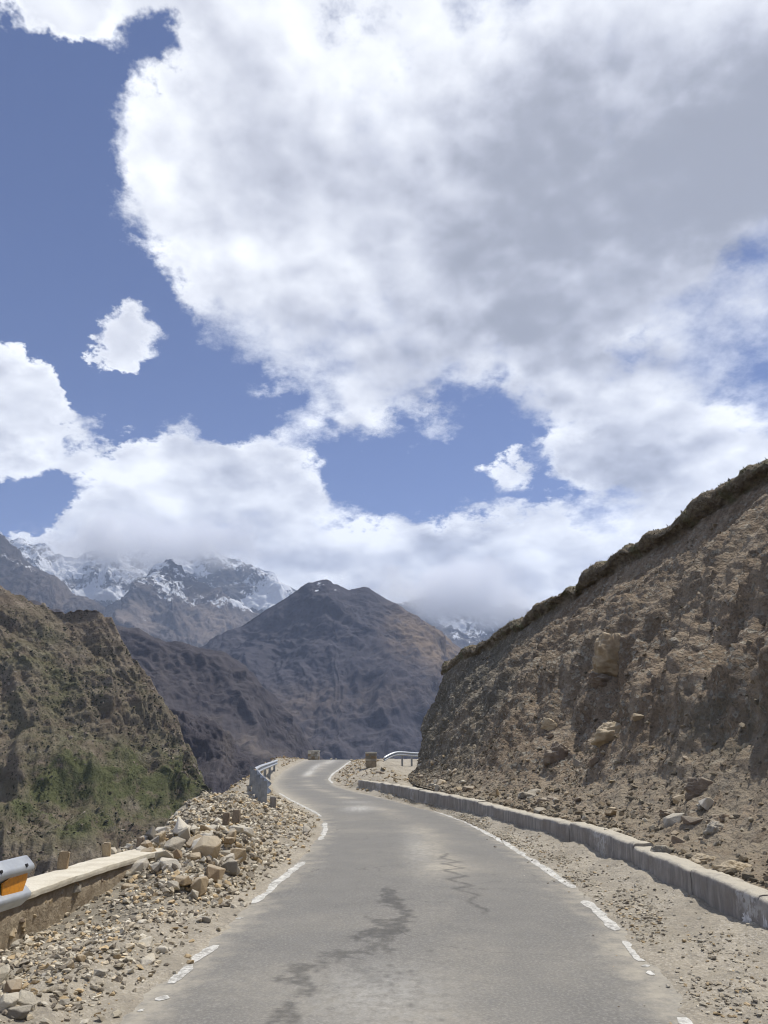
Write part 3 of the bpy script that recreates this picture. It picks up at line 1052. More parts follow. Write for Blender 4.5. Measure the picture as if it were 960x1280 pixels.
def stones_mesh(name, pts, sizes, tones, seed=0, flatten=0.65):
    """many loose stones in one mesh, each with its own tone"""
    r = np.random.default_rng(seed)
    Vs, Fs, Cs, base = [], [], [], 0
    pick = r.integers(0, len(rock_arrays), len(pts))
    for p_, s_, c_, k in zip(pts, sizes, tones, pick):
        v, f = rock_arrays[k]
        R = rand_rot(r)
        w_ = (v @ R.T) * s_
        w_[:, 2] *= flatten
        Vs.append(w_ + p_)
        Fs.append(f + base)
        Cs.append(np.repeat(c_[None], len(v), 0))
        base += len(v)
    return np_mesh(name, np.concatenate(Vs), np.concatenate(Fs), smooth=False, attrs={'tone': np.concatenate(Cs)})


PAL_L = np.array([(.52, .475, .38), (.58, .54, .45), (.44, .385, .29), (.38, .34, .27), (.48, .37, .225), (.31, .275, .22), (.55, .48, .36), (.23, .20, .16)])
PAL_H = np.array([(.30, .265, .20), (.36, .31, .235), (.22, .185, .135), (.17, .15, .115), (.42, .375, .29), (.26, .21, .145), (.33, .27, .185)])


def tones(n, pal, r, w=None):
    i = r.choice(len(pal), n, p=w)
    return np.clip(pal[i] * r.uniform(0.75, 1.15, (n, 1)), 0.03, 0.75)


# loose stones along the valley-side shoulder
def scatter_left(n, r):
    out = []
    while len(out) < n:
        m = n * 3
        y = 3.6 + (r.random(m) ** 1.7) * 26
        x = np.interp(y, Lc[:, 1], Lc[:, 0]) - r.random(m) ** 0.8 * 3.2
        ox = np.interp(y, OUT_Y, OUT_X)
        z, dl_, dr_, e_ = ground_z(x, y, parts=True)
        cl = fbm(np.stack([x * 1.2, y * .8, x * 0], -1), 3, off=50)
        dens = sstep(0.05, 0.9, dl_ + 0.35 * cl) * np.clip(0.45 + 1.4 * cl, 0.03, 1)
        dens = np.maximum(dens, 0.05 * sstep(0, .1, dl_))
        for hx, hy, sx, sy, hh in HEAPS[:5]:
            dens = dens + 1.4 * np.exp(-0.5 * (((x - hx) / sx) ** 2 + ((y - hy) / sy) ** 2)) * sstep(.1, .5, dl_)
        ok = (r.random(m) < dens * 0.75) & (x > ox - 0.5) & (dl_ > 0.02)
        out += [(a, b, c) for a, b, c in zip(x[ok], y[ok], z[ok])]
    return np.array(out[:n])


r1 = np.random.default_rng(21)
pts = scatter_left(23000, r1)
sz = 0.022 + 0.095 * r1.random(len(pts)) ** 3.0
sz *= np.clip(0.6 + pts[:, 1] / 22, 0.7, 1.6)
pts[:, 2] += sz * 0.12
obj("rubble", stones_mesh("rubble", pts, sz, np.clip(tones(len(pts), PAL_L, r1) * np.interp(pts[:, 1], [6, 11], [1.08, 1.25])[:, None], 0, .78), 1), m_stones, kind='stuff',
    label='pale loose rubble spread over the valley side of the road', cat='rubble')
rh = np.random.default_rng(27)
hx = -3.0 + rh.normal(0, .62, 3400)
hy = np.where(rh.random(3400) < .6, rh.normal(12.8, 1.7, 3400), rh.normal(18.5, 3.0, 3400))
hx = np.where(hy > 15.5, hx - .5, hx)
hz, hdl, _, _ = ground_z(hx, hy, parts=True)
ok = (hdl > .3) & (hy > np.where(hx < -2.85, 11.0, 10.2)) & (hx > np.interp(hy, OUT_Y, OUT_X))
hs = 0.05 + .11 * rh.random(3400) ** 2
hp = np.stack([hx, hy, hz + hs * .25], 1)[ok]
obj("rubble", stones_mesh("rubble", hp, hs[ok], np.clip(tones(len(hp), PAL_L, rh) * 1.15, 0, .78), 9, .8), m_stones, kind='stuff',
    label='cream fist-sized rubble filling the rock heap over the low wall', cat='rubble')
# gravel between the asphalt and the parapet
r2 = np.random.default_rng(22)
m = 24000
y = 3.0 + r2.random(m) ** 1.6 * 30
xr = np.interp(y, Rc[:, 1], Rc[:, 0])
xw = np.interp(y, Wc[:, 1], Wc[:, 0])
t_ = np.clip(r2.normal(0.32, 0.26, m), -0.45, 0.98)
x = xr - 0.05 + (xw - xr) * t_
cl = fbm(np.stack([x * 1.5, y * .7, x * 0], -1), 3, off=90)
ok = (r2.random(m) < np.clip(0.5 + cl, 0.08, 1))
ok &= (t_ > .14) | (r2.random(m) < .06)
x, y = x[ok], y[ok]
z = np.maximum(ground_z(x, y), zprof(y) - .012)
sz = 0.014 + 0.06 * r2.random(len(x)) ** 3.2
pts = np.stack([x, y, z + sz * .1], 1)
obj("gravel", stones_mesh("gravel", pts, sz, tones(len(pts), PAL_L * 0.95, r2), 2, 0.5), m_stones, kind='stuff',
    label='small gravel strewn between the asphalt and the concrete parapet', cat='gravel')

# stones lying on and sticking out of the cut slope
r3 = np.random.default_rng(23)
m = 30000
ii = r3.integers(int(NU * 0.10), int(NU * 0.95), m)
vvr = r3.random(m)
jj = np.clip((np.where(r3.random(m) < 0.45, vvr ** 2.2 * 0.5, vvr * 0.9) * NV1).astype(int), 2, int(NV1 * 0.82))
P = HD[ii, jj]
cl = fbm(P * 0.6, 3, off=14)
ok = r3.random(m) < np.clip(0.45 + 0.9 * cl + 0.6 * (vv[ii, jj] < .2), 0.08, 1)
P, ii, jj = P[ok], ii[ok], jj[ok]
sz = 0.026 + 0.17 * r3.random(len(P)) ** 8 + 0.05 * r3.random(len(P)) * (vv[ii, jj] < .25)
sz *= np.where(P[:, 1] < 14, 0.75, 1.0)
obj("scree", stones_mesh("scree", P + nn[ii, jj] * (sz * .10)[:, None], sz, tones(len(P), PAL_H * 0.85, r3), 3, 0.8), m_stones, kind='stuff',
    label='brown scree lying over the cut slope', cat='scree')
# rubble on the banks beside the far bend
r4 = np.random.default_rng(24)
m = 9000
y = 26 + r4.random(m) * 52
side = r4.random(m) < .5
x = np.where(side, np.interp(y, Lc[:, 1], Lc[:, 0]) - r4.random(m) * 3.0, np.interp(y, Rc[:, 1], Rc[:, 0]) + r4.random(m) * 3.2)
z, dl_, dr_, e_ = ground_z(x, y, parts=True)
cl = fbm(np.stack([x * .7, y * .35, x * 0], -1), 3, off=95)
ok = (np.maximum(dl_, dr_) > .3) & (r4.random(m) < np.clip(.45 + cl, .1, 1))
x, y, z = x[ok], y[ok], z[ok]
sz = 0.06 + 0.22 * r4.random(len(x)) ** 3
obj("rubble", stones_mesh("rubble", np.stack([x, y, z + sz * .1], 1), sz, tones(len(x), PAL_L * np.array([.95, .87, .75]), r4), 4), m_stones, kind='stuff',
    label='sandy rubble on the banks beside the far bend of the road', cat='rubble')


# ------------------------------------------------------------------ rocks one can pick out
def place_rock(kind, loc, size, label, group, sink=0.3, k=None, rot=None, stretch=None):
    me = random.choice(rock_meshes[kind]) if k is None else rock_meshes[kind][k]
    o = obj("rock", me, None, None, label, "rock", group)
    o.location = (loc[0], loc[1], loc[2] + size * (0.36 - sink))
    o.rotation_euler = rot or (random.uniform(-.5, .5), random.uniform(-.5, .5), random.uniform(0, 6.28))
    s = stretch or (random.uniform(.85, 1.2), random.uniform(.8, 1.1), random.uniform(.75, 1.05))
    o.scale = (size * s[0], size * s[1], size * s[2])
    return o


def g_at(px, py):
    loc, nor = cast(px, py, ground_bvh)
    return loc


def zone_left(y):
    return ('on the dirt beside the low wall before the rock heap' if y < 9.3 else 'scattered round the foot of the rock heap' if y < 15.8
            else 'on the gravel between the rock heap and the bend rail')


def size_word(s_, a_, b_):
    return 'small' if s_ < a_ else 'large' if s_ > b_ else 'middling'


TONE = {'pale': 'cream limestone', 'tan': 'ochre', 'grey': 'grey', 'brown': 'dark brown'}
r5 = np.random.default_rng(31)
pl_ = scatter_left(125, r5)
for q in pl_:
    if -3.6 < q[0] < -2.9 and q[1] < 10.3 and q[0] < np.interp(q[1], [5, 10.5], [-3.3, -3.0]):
        continue
    kd = r5.choice(['pale', 'tan', 'grey'], p=[.6, .2, .2])
    s_ = 0.10 + 0.16 * r5.random() ** 2
    place_rock(kd, q, s_, f"{size_word(s_, .125, .18)} {TONE[kd]} rock {zone_left(q[1])}", 'loose rocks of the valley-side rubble')
# the heap that buries the low wall: packed bigger blocks
for i in range(150):
    y = r5.normal(12.8, 1.4)
    x = -3.05 + r5.normal(0, .55)
    if y < 11.2 and x < -2.85 or y < 10.1 or x < -3.7:
        continue
    z, dl_, _, _ = ground_z(np.array([x]), np.array([y]), parts=True)
    if dl_[0] < .55:
        continue
    kd = r5.choice(['pale', 'tan', 'grey'], p=[.6, .22, .18])
    s_ = 0.11 + 0.27 * r5.random() ** 1.9
    where = 'on the valley edge of the rock heap' if x < -3.35 else 'on the road side of the rock heap' if x > -2.7 else 'on the crest of the rock heap'
    place_rock(kd, (x, y, float(z[0]) + 0.04), s_, f"{size_word(s_, .15, .25)} {TONE[kd]} block {where}", 'blocks of the rock heap', sink=.2)
SP = [(217, 1066, 'grey', .42, 'rounded grey boulder on top of the rock heap over the low wall'),
      (259, 1072, 'tan', .46, 'biggest squared ochre block low on the rock heap'),
      (243, 1060, 'tan', .34, 'ochre slab wedged behind the large block of the rock heap'),
      (232, 1052, 'pale', .40, 'whitish slab leaning on the crest of the rock heap'),
      (284, 1076, 'pale', .34, 'pale chunky block at the road-side foot of the rock heap'),
      (292, 1093, 'pale', .22, 'pale flat stone fallen from the rock heap towards the asphalt'),
      (383, 1043, 'grey', .26, 'brownish grey stone alone at the asphalt edge past the rock heap'),
      (100, 1203, 'tan', .14, 'brownish round stone on bare dirt close to the worn edge dashes'),
      (89, 1210, 'tan', .11, 'small yellow stone next to a brownish round stone on bare dirt'),
      (5, 1225, 'pale', .20, 'white rounded stone of the pile at the frame of the dirt shoulder'),
      (16, 1245, 'tan', .20, 'tan flat stone of the pile on the dirt shoulder'),
      (8, 1262, 'pale', .18, 'pale broken stone lowest in the pile on the dirt shoulder'),
      (30, 1258, 'pale', .15, 'small pale stone beside the pile on the dirt shoulder'),
      (22, 1272, 'grey', .16, 'grey stone at the edge of the pile on the dirt shoulder')]
for px, py, kd, s, lb in SP:
    q = g_at(px, py)
    if q is not None:
        place_rock(kd, q, s, lb, None, sink=.12)

# blocks lying on the ledge behind the parapet
r6 = np.random.default_rng(33)
for i in range(100):
    t0 = r6.random()
    ci = int(np.interp(t0, [0, 1], [NU * .2, NU * .74]))
    cj = int((r6.random() ** 1.6) * 0.24 * NV1) + 2
    q = HD[ci, cj]
    kd = r6.choice(['tan', 'brown', 'pale', 'grey'], p=[.28, .34, .18, .2])
    s_ = 0.12 + 0.28 * r6.random() ** 2.4
    s_ *= 0.8 if q[1] < 13 else 1.1
    where = ('behind the parapet close to the whitewash flake' if q[1] < 11 else 'behind the middle of the parapet' if q[1] < 19 else 'at the foot of the grey slope behind the parapet')
    place_rock(kd, q, s_, f"{size_word(s_, .14, .24)} {TONE[kd]} fallen rock {where}", 'rocks fallen behind the parapet', sink=.25)
def boulder_mesh(seed):
    """rounded fractured block: a ball cut by many planes, then roughened"""
    r = np.random.default_rng(seed)
    bm = bmesh.new()
    bmesh.ops.create_icosphere(bm, subdivisions=5, radius=1)
    D = np.array([v.co[:] for v in bm.verts])
    F = np.array([[v.index for v in f.verts] for f in bm.faces])
    bm.free()
    nrm = r.normal(size=(15, 3))
    nrm /= np.linalg.norm(nrm, axis=1)[:, None]
    dist = r.uniform(.33, .52, 15)
    q = np.clip(D @ nrm.T, 1e-3, None) / dist[None]
    rad = 1 / (np.sum(q ** 14, axis=1) ** (1 / 14))
    rad = np.minimum(rad, .75)
    V = D * rad[:, None]
    V *= 1 + (.16 * fbm(V * 3 + seed, 6, .58) + .10 * (ridged(V * np.array([4, 4, 8]) + seed, 5) - 1))[:, None]
    return np_mesh("boulder", V, F, smooth=True)


big_meshes = {}
for kind in m_rock:
    for s in range(3):
        me = boulder_mesh(300 + s)
        me.materials.append(m_rock[kind])
        big_meshes[(kind, s)] = me
BG = [(767, 826, 'tan', 0, 1.8, (1.1, .9, .8), 'big ochre boulder jutting from the cut slope under the turf edge'),
      (757, 848, 'brown', 1, 1.1, (1.0, .8, .6), 'brown boulder wedged directly beneath the big ochre boulder of the cut slope'),
      (765, 918, 'tan', 2, .95, (1.0, .7, .75), 'buff pointed boulder low in the hollow of the cut slope'),
      (690, 907, 'tan', 0, .75, (1.1, .8, .6), 'yellowish ledge stone standing out halfway up the grey slope'),
      (663, 995, 'grey', 1, .95, (1.2, .8, .6), 'broad grey boulder lying behind the far part of the parapet'),
      (769, 1040, 'pale', 2, .42, (1.1, .9, .7), 'cream boulder sitting right on the parapet top'),
      (830, 1066, 'grey', 0, .50, (1.2, .9, .75), 'mossy grey boulder leaning on the back of the parapet'),
      (918, 1088, 'tan', 1, .38, (1.3, .8, .7), 'tan boulder with a dark hollow underneath behind the parapet'),
      (880, 1075, 'tan', 2, .30, (1.2, .9, .7), 'flat tan boulder between the mossy one and the hollow one'),
      (891, 1036, 'grey', 2, .34, (.9, .9, 1.0), 'upright grey stone on the talus above the parapet'),
      (905, 1020, 'brown', 0, .55, (1.7, .7, .5), 'long dark slab lying across the talus'),
      (840, 1017, 'brown', 1, .45, (1.2, .9, .6), 'brown stone half buried in the talus'),
      (690, 1000, 'brown', 2, .5, (1.2, .8, .8), 'dark stone beside the broad grey boulder'),
      (880, 985, 'brown', 0, .8, (1.3, .7, .6), 'brown outcrop halfway down the reddish slope'),
      (845, 800, 'grey', 1, .35, (1, .9, .7), 'small grey stone stuck in the upper slope'),
      (700, 943, 'brown', 2, .9, (.8, .7, 1.1), 'dark outcrop in the shadowed gully of the cut slope'),
      (480, 966, 'brown', 0, .8, (1.6, .9, .5), 'dark brown flat rock on the sandy bank inside the far bend')]
for px, py, kd, k, s, st_, lb in BG:
    q, nor = cast(px, py, hill_bvh)
    g_, _ = cast(px, py, ground_bvh)
    if q is None or (g_ is not None and (g_ - CAMV).length < (q - CAMV).length):
        q, nor = g_, Vector((0, 0, 1))
    o = obj("boulder", big_meshes[(kd, k)], None, None, lb, "boulder")
    o.location = q - nor * s * (0.10 if kd == 'tan' else 0.22)
    o.scale = (s * st_[0], s * st_[1], s * st_[2])
    o.rotation_euler = (random.uniform(-.2, .2), random.uniform(-.2, .2), (px * 7919 % 100) / 100 - .5)

# ------------------------------------------------------------------ turf along the lip of the cut
r7 = np.random.default_rng(41)
n = 4500
ii = r7.integers(int(NU * .1), int(NU * .97), n)
jj = np.clip((NV1 * r7.uniform(0.89, 1.03, n)).astype(int), 0, NV - 1)
P = HD[ii, jj]
Vs = np.zeros((n, 4, 3))
L_ = r7.uniform(.02, .09, n)
ang = r7.uniform(0, 6.283, n)
wd = r7.uniform(.012, .035, n)
hang = np.where(jj < NV1 * 0.94, -0.3, 0.75)
dirs = np.stack([np.cos(ang) * .6, np.sin(ang) * .6, hang + r7.normal(0, .35, n)], 1)
dirs += nn[ii, jj] * 0.8
dirs /= np.linalg.norm(dirs, axis=1)[:, None]
sd = np.stack([-np.sin(ang), np.cos(ang), 0 * ang], 1)
Vs[:, 0] = P - sd * wd[:, None]
Vs[:, 1] = P + sd * wd[:, None]
Vs[:, 2] = P + dirs * L_[:, None] + sd * wd[:, None] * .4
Vs[:, 3] = P + dirs * L_[:, None] - sd * wd[:, None] * .4
PAL_T = np.array([(.13, .105, .066), (.17, .14, .09), (.10, .08, .055), (.13, .13, .07), (.22, .19, .125)])
tt = np.repeat(tones(n, PAL_T, r7), 4, 0)
tme = np_mesh("turf", Vs.reshape(-1, 3), np.arange(n * 4).reshape(n, 4), smooth=False, attrs={'tone': tt})
obj("turf", tme, m_stones, kind='stuff', label='dry dark turf fringing the top of the cut slope', cat='turf')

# ------------------------------------------------------------------ parapet on the hill side
par = obj("parapet_wall", None, None, None, "long low grey concrete parapet between the gravel shoulder and the cut slope", "wall")
wl = np.concatenate([[0], np.cumsum(np.linalg.norm(np.diff(Wall[:, :2], axis=0), axis=1))])
joints = [0, 4, 8, 11.2, 14.1, 16.6, 18.4, 20.6, 22.3, 24.6, 26.5, 28.1, 30.2, 32, 34.1, 36, 37.9, 39.5, wl[-1] - 1.4, wl[-1]]
joints = sorted(j for j in joints if j <= wl[-1])
rj = np.random.default_rng(51)
for k in range(len(joints) - 1):
    a, b = joints[k] + .003, joints[k + 1] - .003
    n = max(8, int((b - a) / 0.09))
    s = np.linspace(a, b, n)
    c_ = np.stack([np.interp(s, wl, Wall[:, i]) for i in range(3)], 1)
    t = np.gradient(c_, axis=0)
    t /= np.linalg.norm(t[:, :2], axis=1)[:, None]
    nr = np.stack([t[:, 1], -t[:, 0]], 1)           # towards the hill
    h0 = 0.45 + rj.uniform(-.03, .025)
    c_[:, :2] += nr * rj.uniform(-.008, .008)
    zb = zprof(c_[:, 1])
    sec = [(-0.02, -0.15)] + [(-0.02 + 0.02 * q, -0.02 + (h0 - .02) * q) for q in np.linspace(0, 1, 9)] + [(.025, h0 - .004), (.06, h0), (.16, h0 + .004), (.27, h0), (.31, h0 - .03), (.33, 0.0)]
    sec = np.array(sec)
    V = np.zeros((n, len(sec), 3))
    V[..., 0] = c_[:, None, 0] + nr[:, None, 0] * sec[None, :, 0]
    V[..., 1] = c_[:, None, 1] + nr[:, None, 1] * sec[None, :, 0]
    V[..., 2] = zb[:, None] + sec[None, :, 1]
    wob = fbm(V * 1.2, 3, off=60) * .03 + fbm(V * 6, 3, off=61) * .012
    V[..., 0] += nr[:, None, 0] * wob
    V[..., 1] += nr[:, None, 1] * wob
    topw = np.array([q[1] > h0 - .05 for q in sec])
    V[..., 2] += topw[None, :] * (0.035 * fbm(np.stack([s * .8, s * 0, s * 0], -1), 4, off=63)[:, None] + .012 * fbm(V * 7, 3, off=64))
    ft = np.broadcast_to(sstep(.16, .0, sec[:, 1])[None, :], V.shape[:2])
    me = sweep_mesh("wall_section", V, ft)
    obj("wall_section", me, m_conc, par)


wv_, wf_ = [], []
for ch in COL.objects:
    if ch.parent is par:
        off_ = len(wv_)
        wv_ += [v.co[:] for v in ch.data.vertices]
        wf_ += [[i + off_ for i in pl_i.vertices] for pl_i in ch.data.polygons]
wall_bvh = BVHTree.FromPolygons(wv_, wf_)


def wall_patch(px, py, w, h, seed):
    """flaking whitewash scale lying on the road face of the parapet"""
    r = random.Random(seed)
    c0, nor = cast(px, py, wall_bvh)
    if c0 is None:
        return
    nor = Vector((nor.x, nor.y, 0)).normalized()
    if nor.dot(CAMV - c0) < 0:
        nor = -nor
    t_ = Vector((-nor.y, nor.x, 0))
    bm = bmesh.new()
    pts_ = []
    m_ = 30
    rads = [r.uniform(.45, 1.1) for _ in range(m_)]
    for ring in (0.0, .5, 1.0):
        row = []
        for k in range(m_ if ring else 1):
            a = k / m_ * 6.283
            q = c0 + t_ * (math.cos(a) * w * rads[k] * ring) + Vector((0, 0, math.sin(a) * h * rads[k] * ring)) + nor * .3
            hit = wall_bvh.ray_cast(q, -nor)[0]
            row.append(bm.verts.new((hit if hit else q - nor * .3) + nor * (.004 if ring < 1 else .002)))
        pts_.append(row)
    for k in range(m_):
        k2 = (k + 1) % m_
        bm.faces.new((pts_[0][0], pts_[1][k], pts_[1][k2]))
        bm.faces.new((pts_[1][k], pts_[2][k], pts_[2][k2], pts_[1][k2]))
    bmesh.ops.recalc_face_normals(bm, faces=bm.faces[:])
    o = obj("whitewash_patch", bm_mesh("whitewash_patch", bm), m_white, par)
    o['label'] = 'chipped white paint flake left on the grey concrete'


wall_patch(934, 1150, .12, .09, 1)
wall_patch(957, 1160, .05, .12, 5)

# ------------------------------------------------------------------ low wall on the valley side
lw = obj("low_wall", None, None, None, "low stone wall with a cream cement top beside the steel rail end", "wall")
LWp = [np.array([-3.75, -6, 0]), np.array([-3.7, 4, 0])] + [np.append(on_road(px, py, .45)[:2], 0) for px, py in [(28, 1116), (94, 1094), (160, 1072.5), (191, 1064)]] + \
      [np.array([-3.05, 12.4, 0]), np.array([-3.05, 14.2, 0]), np.array([-3.0, 15.6, 0])]
LW = resample(LWp, 260, .5)
n = len(LW)
t = np.gradient(LW, axis=0)
t /= np.linalg.norm(t[:, :2], axis=1)[:, None]
nl = np.stack([-t[:, 1], t[:, 0]], 1)               # towards the valley
def lw_mesh(name, sec, wobble, smooth=True):
    sec = np.array(sec)
    V = np.zeros((n, len(sec), 3))
    V[..., 0] = LW[:, None, 0] + nl[:, None, 0] * sec[None, :, 0]
    V[..., 1] = LW[:, None, 1] + nl[:, None, 1] * sec[None, :, 0]
    V[..., 2] = sec[None, :, 1]
    w_ = fbm(V * 2.5, 5, .6, off=12) * wobble
    V[..., 0] += nl[:, None, 0] * w_
    V[..., 2] += fbm(V * 1.5, 3, off=15) * wobble * .6
    return sweep_mesh(name, V, None, smooth)
m_rubw, T = new_mat("rubble_masonry")
p = geo_pos(T)
col = T.mix(T.rng(T.noise(p, 5, 6, 0.65), 0.35, 0.65), (0.24, 0.19, 0.13), (0.36, 0.30, 0.215))
finish(T, col, 0.95, T.bump(T.noise(p, 12, 7, 0.7), 0.8, 0.05))
obj("masonry_core", lw_mesh("masonry_core", [(.03, -.3), (.025, 0.0), (.02, .2), (.02, .385), (.42, .385), (.44, -.6)], .03), m_rubw, lw)
obj("cement_top", lw_mesh("cement_top", [(-.015, .372), (-.018, .405), (-.014, .434), (.004, .442), (.12, .446), (.24, .447), (.36, .445), (.452, .440), (.462, .43), (.46, .40), (.455, .37)], .012, False), m_cement, lw)
r8 = np.random.default_rng(61)
for k in range(70):
    i = int(np.interp(r8.uniform(5.5, 11), LW[:, 1], np.arange(n)))
    s = r8.uniform(.10, .22)
    o = obj("stone", random.choice(rock_meshes[r8.choice(['tan', 'brown', 'grey', 'tan'])]), None, lw)
    o.location = (LW[i, 0] + nl[i, 0] * .085, LW[i, 1] + nl[i, 1] * .085, r8.uniform(.02, .32))
    o.scale = (s, s, s * .75)
    o.rotation_euler = (r8.uniform(-.3, .3), r8.uniform(-.3, .3), r8.uniform(0, 6.28))
STUB = [(78, 1087, .19, .12, 'squared tan stone stub on the low wall closest to the rail end'),
        (133, 1071, .17, .10, 'second tan stone stub on the low wall from the rail end'),
        (175, 1061, .15, .10, 'brown stone stub on the low wall just before the rock heap'),
        (282, 1031, .19, .12, 'reddish brown stone stub on the wall past the rock heap'),
        (295, 1028, .21, .14, 'wider brown stone stub on the wall past the rock heap')]
for i, (px, py, h_, w_, lb) in enumerate(STUB):
    q = on_road(px, py, .44)
    me = box_mesh("guard_stone", w_, w_ * .85, h_ + .04, .012, .006, 1, i)
    me.materials.append(m_rock['tan'] if i < 2 else m_rock['brown'])
    o = obj("guard_stone", me, None, None, lb, "guard stone", "stone stubs along the low wall")
    o.location = (q[0], q[1], .41 if i < 3 else .43)
    o.rotation_euler = (random.uniform(-.06, .06), random.uniform(-.06, .06), random.uniform(-.3, .3))
# small white shard leaning on the second stub
q = on_road(140, 1068, .44)
place_rock('pale', (q[0], q[1], .43), .14, 'small white shard leaning on the second stone stub', None, sink=.1)

# ------------------------------------------------------------------ steel rails
def wbeam(name, path, hgt, dep, parent, side=1, mat=None, flatten_end=False):
    sec = np.array([(0, -.5), (.15, -.5), (.85, -.36), (1, -.29), (.95, -.22), (.15, -.08), (.05, 0), (.15, .08), (.95, .22), (1, .29), (.85, .36), (.15, .5), (0, .5)])
    _a = np.linspace(0, 1, 49)
    _s = np.interp(_a, np.linspace(0, 1, len(sec)), sec[:, 0])
    _k = np.exp(-.5 * (np.arange(-3, 4) / 1.3) ** 2)
    _s = np.convolve(np.pad(_s, 3, mode='edge'), _k / _k.sum(), 'valid')
    sec = np.stack([_s, np.interp(_a, np.linspace(0, 1, len(sec)), sec[:, 1])], 1)
    Pn = np.asarray(path, float)
    t = np.gradient(Pn, axis=0)
    t /= np.linalg.norm(t, axis=1)[:, None]
    nr = np.stack([t[:, 1], -t[:, 0], t[:, 0] * 0], 1) * side
    nr /= np.linalg.norm(nr, axis=1)[:, None]
    V = Pn[:, None, :] + nr[:, None, :] * (sec[None, :, 0, None] * dep)
    V[..., 2] += sec[None, :, 1] * hgt
    me = np_mesh(name, V.reshape(-1, 3), grid_faces(len(Pn), len(sec)), smooth=True)
    o = obj(name, me, mat or m_steel, parent)
    md = o.modifiers.new("thickness", 'SOLIDIFY')
    md.thickness = 0.006 if hgt < .5 else .01
    md.offset = -1
    return o


def channel_post(name, x, y, z0, z1, w, d, rot, parent, mat=None):
    """open C-section post"""
    th = .012
    outl = [(-w / 2, -d / 2), (w / 2, -d / 2), (w / 2, -d / 2 + th), (-w / 2 + th, -d / 2 + th), (-w / 2 + th, d / 2 - th), (w / 2, d / 2 - th), (w / 2, d / 2), (-w / 2, d / 2)]
    bm = bmesh.new()
    vs = [bm.verts.new((a, b, 0)) for a, b in outl]
    f = bm.faces.new(vs)
    ex = bmesh.ops.extrude_face_region(bm, geom=[f])
    for e in ex['geom']:
        if isinstance(e, bmesh.types.BMVert):
            e.co.z = z1 - z0
    bmesh.ops.recalc_face_normals(bm, faces=bm.faces[:])
    o = obj(name, bm_mesh(name, bm), mat or m_post, parent)
    o.location = (x, y, z0)
    o.rotation_euler = (0, 0, rot)
    return o


gr = obj("guard_rail", None, None, None, "end of a galvanised steel guard rail with an orange reflector in its groove", "guard rail")
endp = at_dist(27, 1100, 6.5)
beg = np.array([-3.48, 1.5, endp[2] - .005])
path = np.array([beg + (endp - beg) * q for q in np.linspace(0, 1, 14)])
wbeam("rail_beam", path, .34, .09, gr)
tdir = (endp - beg) / np.linalg.norm(endp - beg)
nrm_ = np.array([tdir[1], -tdir[0], 0])
for q in (.10, .42, .75):
    for sg in (.29,):
        c_ = endp - tdir * q + nrm_ * .085 + np.array([0, 0, .34 * sg + .02])
        bm = bmesh.new()
        bmesh.ops.create_cone(bm, cap_ends=True, segments=12, radius1=.014, radius2=.012, depth=.02)
        bmesh.ops.rotate(bm, verts=bm.verts[:], matrix=Matrix.Rotation(math.pi / 2, 3, 'Y'))
        o = obj("bolt_hole", bm_mesh("bolt_hole", bm), m_hole, gr)  # dark plug, coloured for the shade inside a bolt hole
        o.location = tuple(c_)
        o.rotation_euler = (0, -.35, math.atan2(nrm_[1], nrm_[0]))
# folded orange reflector plate in the groove
c_ = endp - tdir * .17 + nrm_ * .05
bm = bmesh.new()
ol = [(-.16, -.075), (.06, -.115), (.135, 0.02), (.13, .10), (-.05, .075), (-.17, .03)]
vs = [bm.verts.new(tuple(tdir * a + np.array([0, 0, b]) + nrm_ * (.012 * math.cos(a * 9)))) for a, b in ol]
f = bm.faces.new(vs)
ex = bmesh.ops.extrude_face_region(bm, geom=[f])
for e in ex['geom']:
    if isinstance(e, bmesh.types.BMVert):
        e.co += Vector(nrm_) * .012
bmesh.ops.recalc_face_normals(bm, faces=bm.faces[:])
o = obj("reflector", bm_mesh("reflector", bm), m_orange, gr)
o.location = tuple(c_)
o['label'] = 'orange reflector plate'
for q in (1.9, 4.2):
    c_ = endp - tdir * q - nrm_ * .06
    zg = float(ground_z(np.array([c_[0]]), np.array([c_[1]]))[0]) - .2
    channel_post("post", c_[0], c_[1], zg, endp[2] + .18, .15, .08, 0, gr)

# rail on posts round the outer side of the bend
fr = obj("guard_rail", None, None, None, "guard rail on closely seen grey posts at the outer side of the bend", "guard rail")
fx = [at_dist(330, 992, 22.6), at_dist(326, 986, 25.5), at_dist(322, 981, 28.6), at_dist(318, 976, 31.8), at_dist(314.5, 969, 35)]
posts_xy = [(q[0], q[1]) for q in fx]
top_z = []
for (x, y), pxy in zip(posts_xy, [976, 972, 968, 963, 958.5]):
    d = pix_dir(480 + FPX * x / y, pxy)
    top_z.append(CAM_H + d[2] * y / d[1])
for k, ((x, y), zt) in enumerate(zip(posts_xy, top_z)):
    zg = float(ground_z(np.array([x]), np.array([y]))[0]) - .15
    channel_post("post", x, y, zg, zt, .26, .16, math.radians(100), fr)
mid_path = []
for k in range(4):
    for q in np.linspace(0, 1, 6, endpoint=False):
        x = posts_xy[k][0] + (posts_xy[k + 1][0] - posts_xy[k][0]) * q + .10
        y = posts_xy[k][1] + (posts_xy[k + 1][1] - posts_xy[k][1]) * q
        mid_path.append((x, y, top_z[k] + (top_z[k + 1] - top_z[k]) * q - .17))
far_path = [(posts_xy[4][0] + .15, 35.2, top_z[4] - .17)]
for px, py, dd in [(325, 960.5, 40), (333, 957.5, 46), (341, 954.5, 53), (346, 952.5, 58)]:
    q = at_dist(px, py, dd)
    far_path.append(tuple(q))
wbeam("rail_beam", resample(np.array(mid_path), 40, .3), .34, .09, fr)
fp = resample(np.array([mid_path[-1]] + far_path), 40, .8)
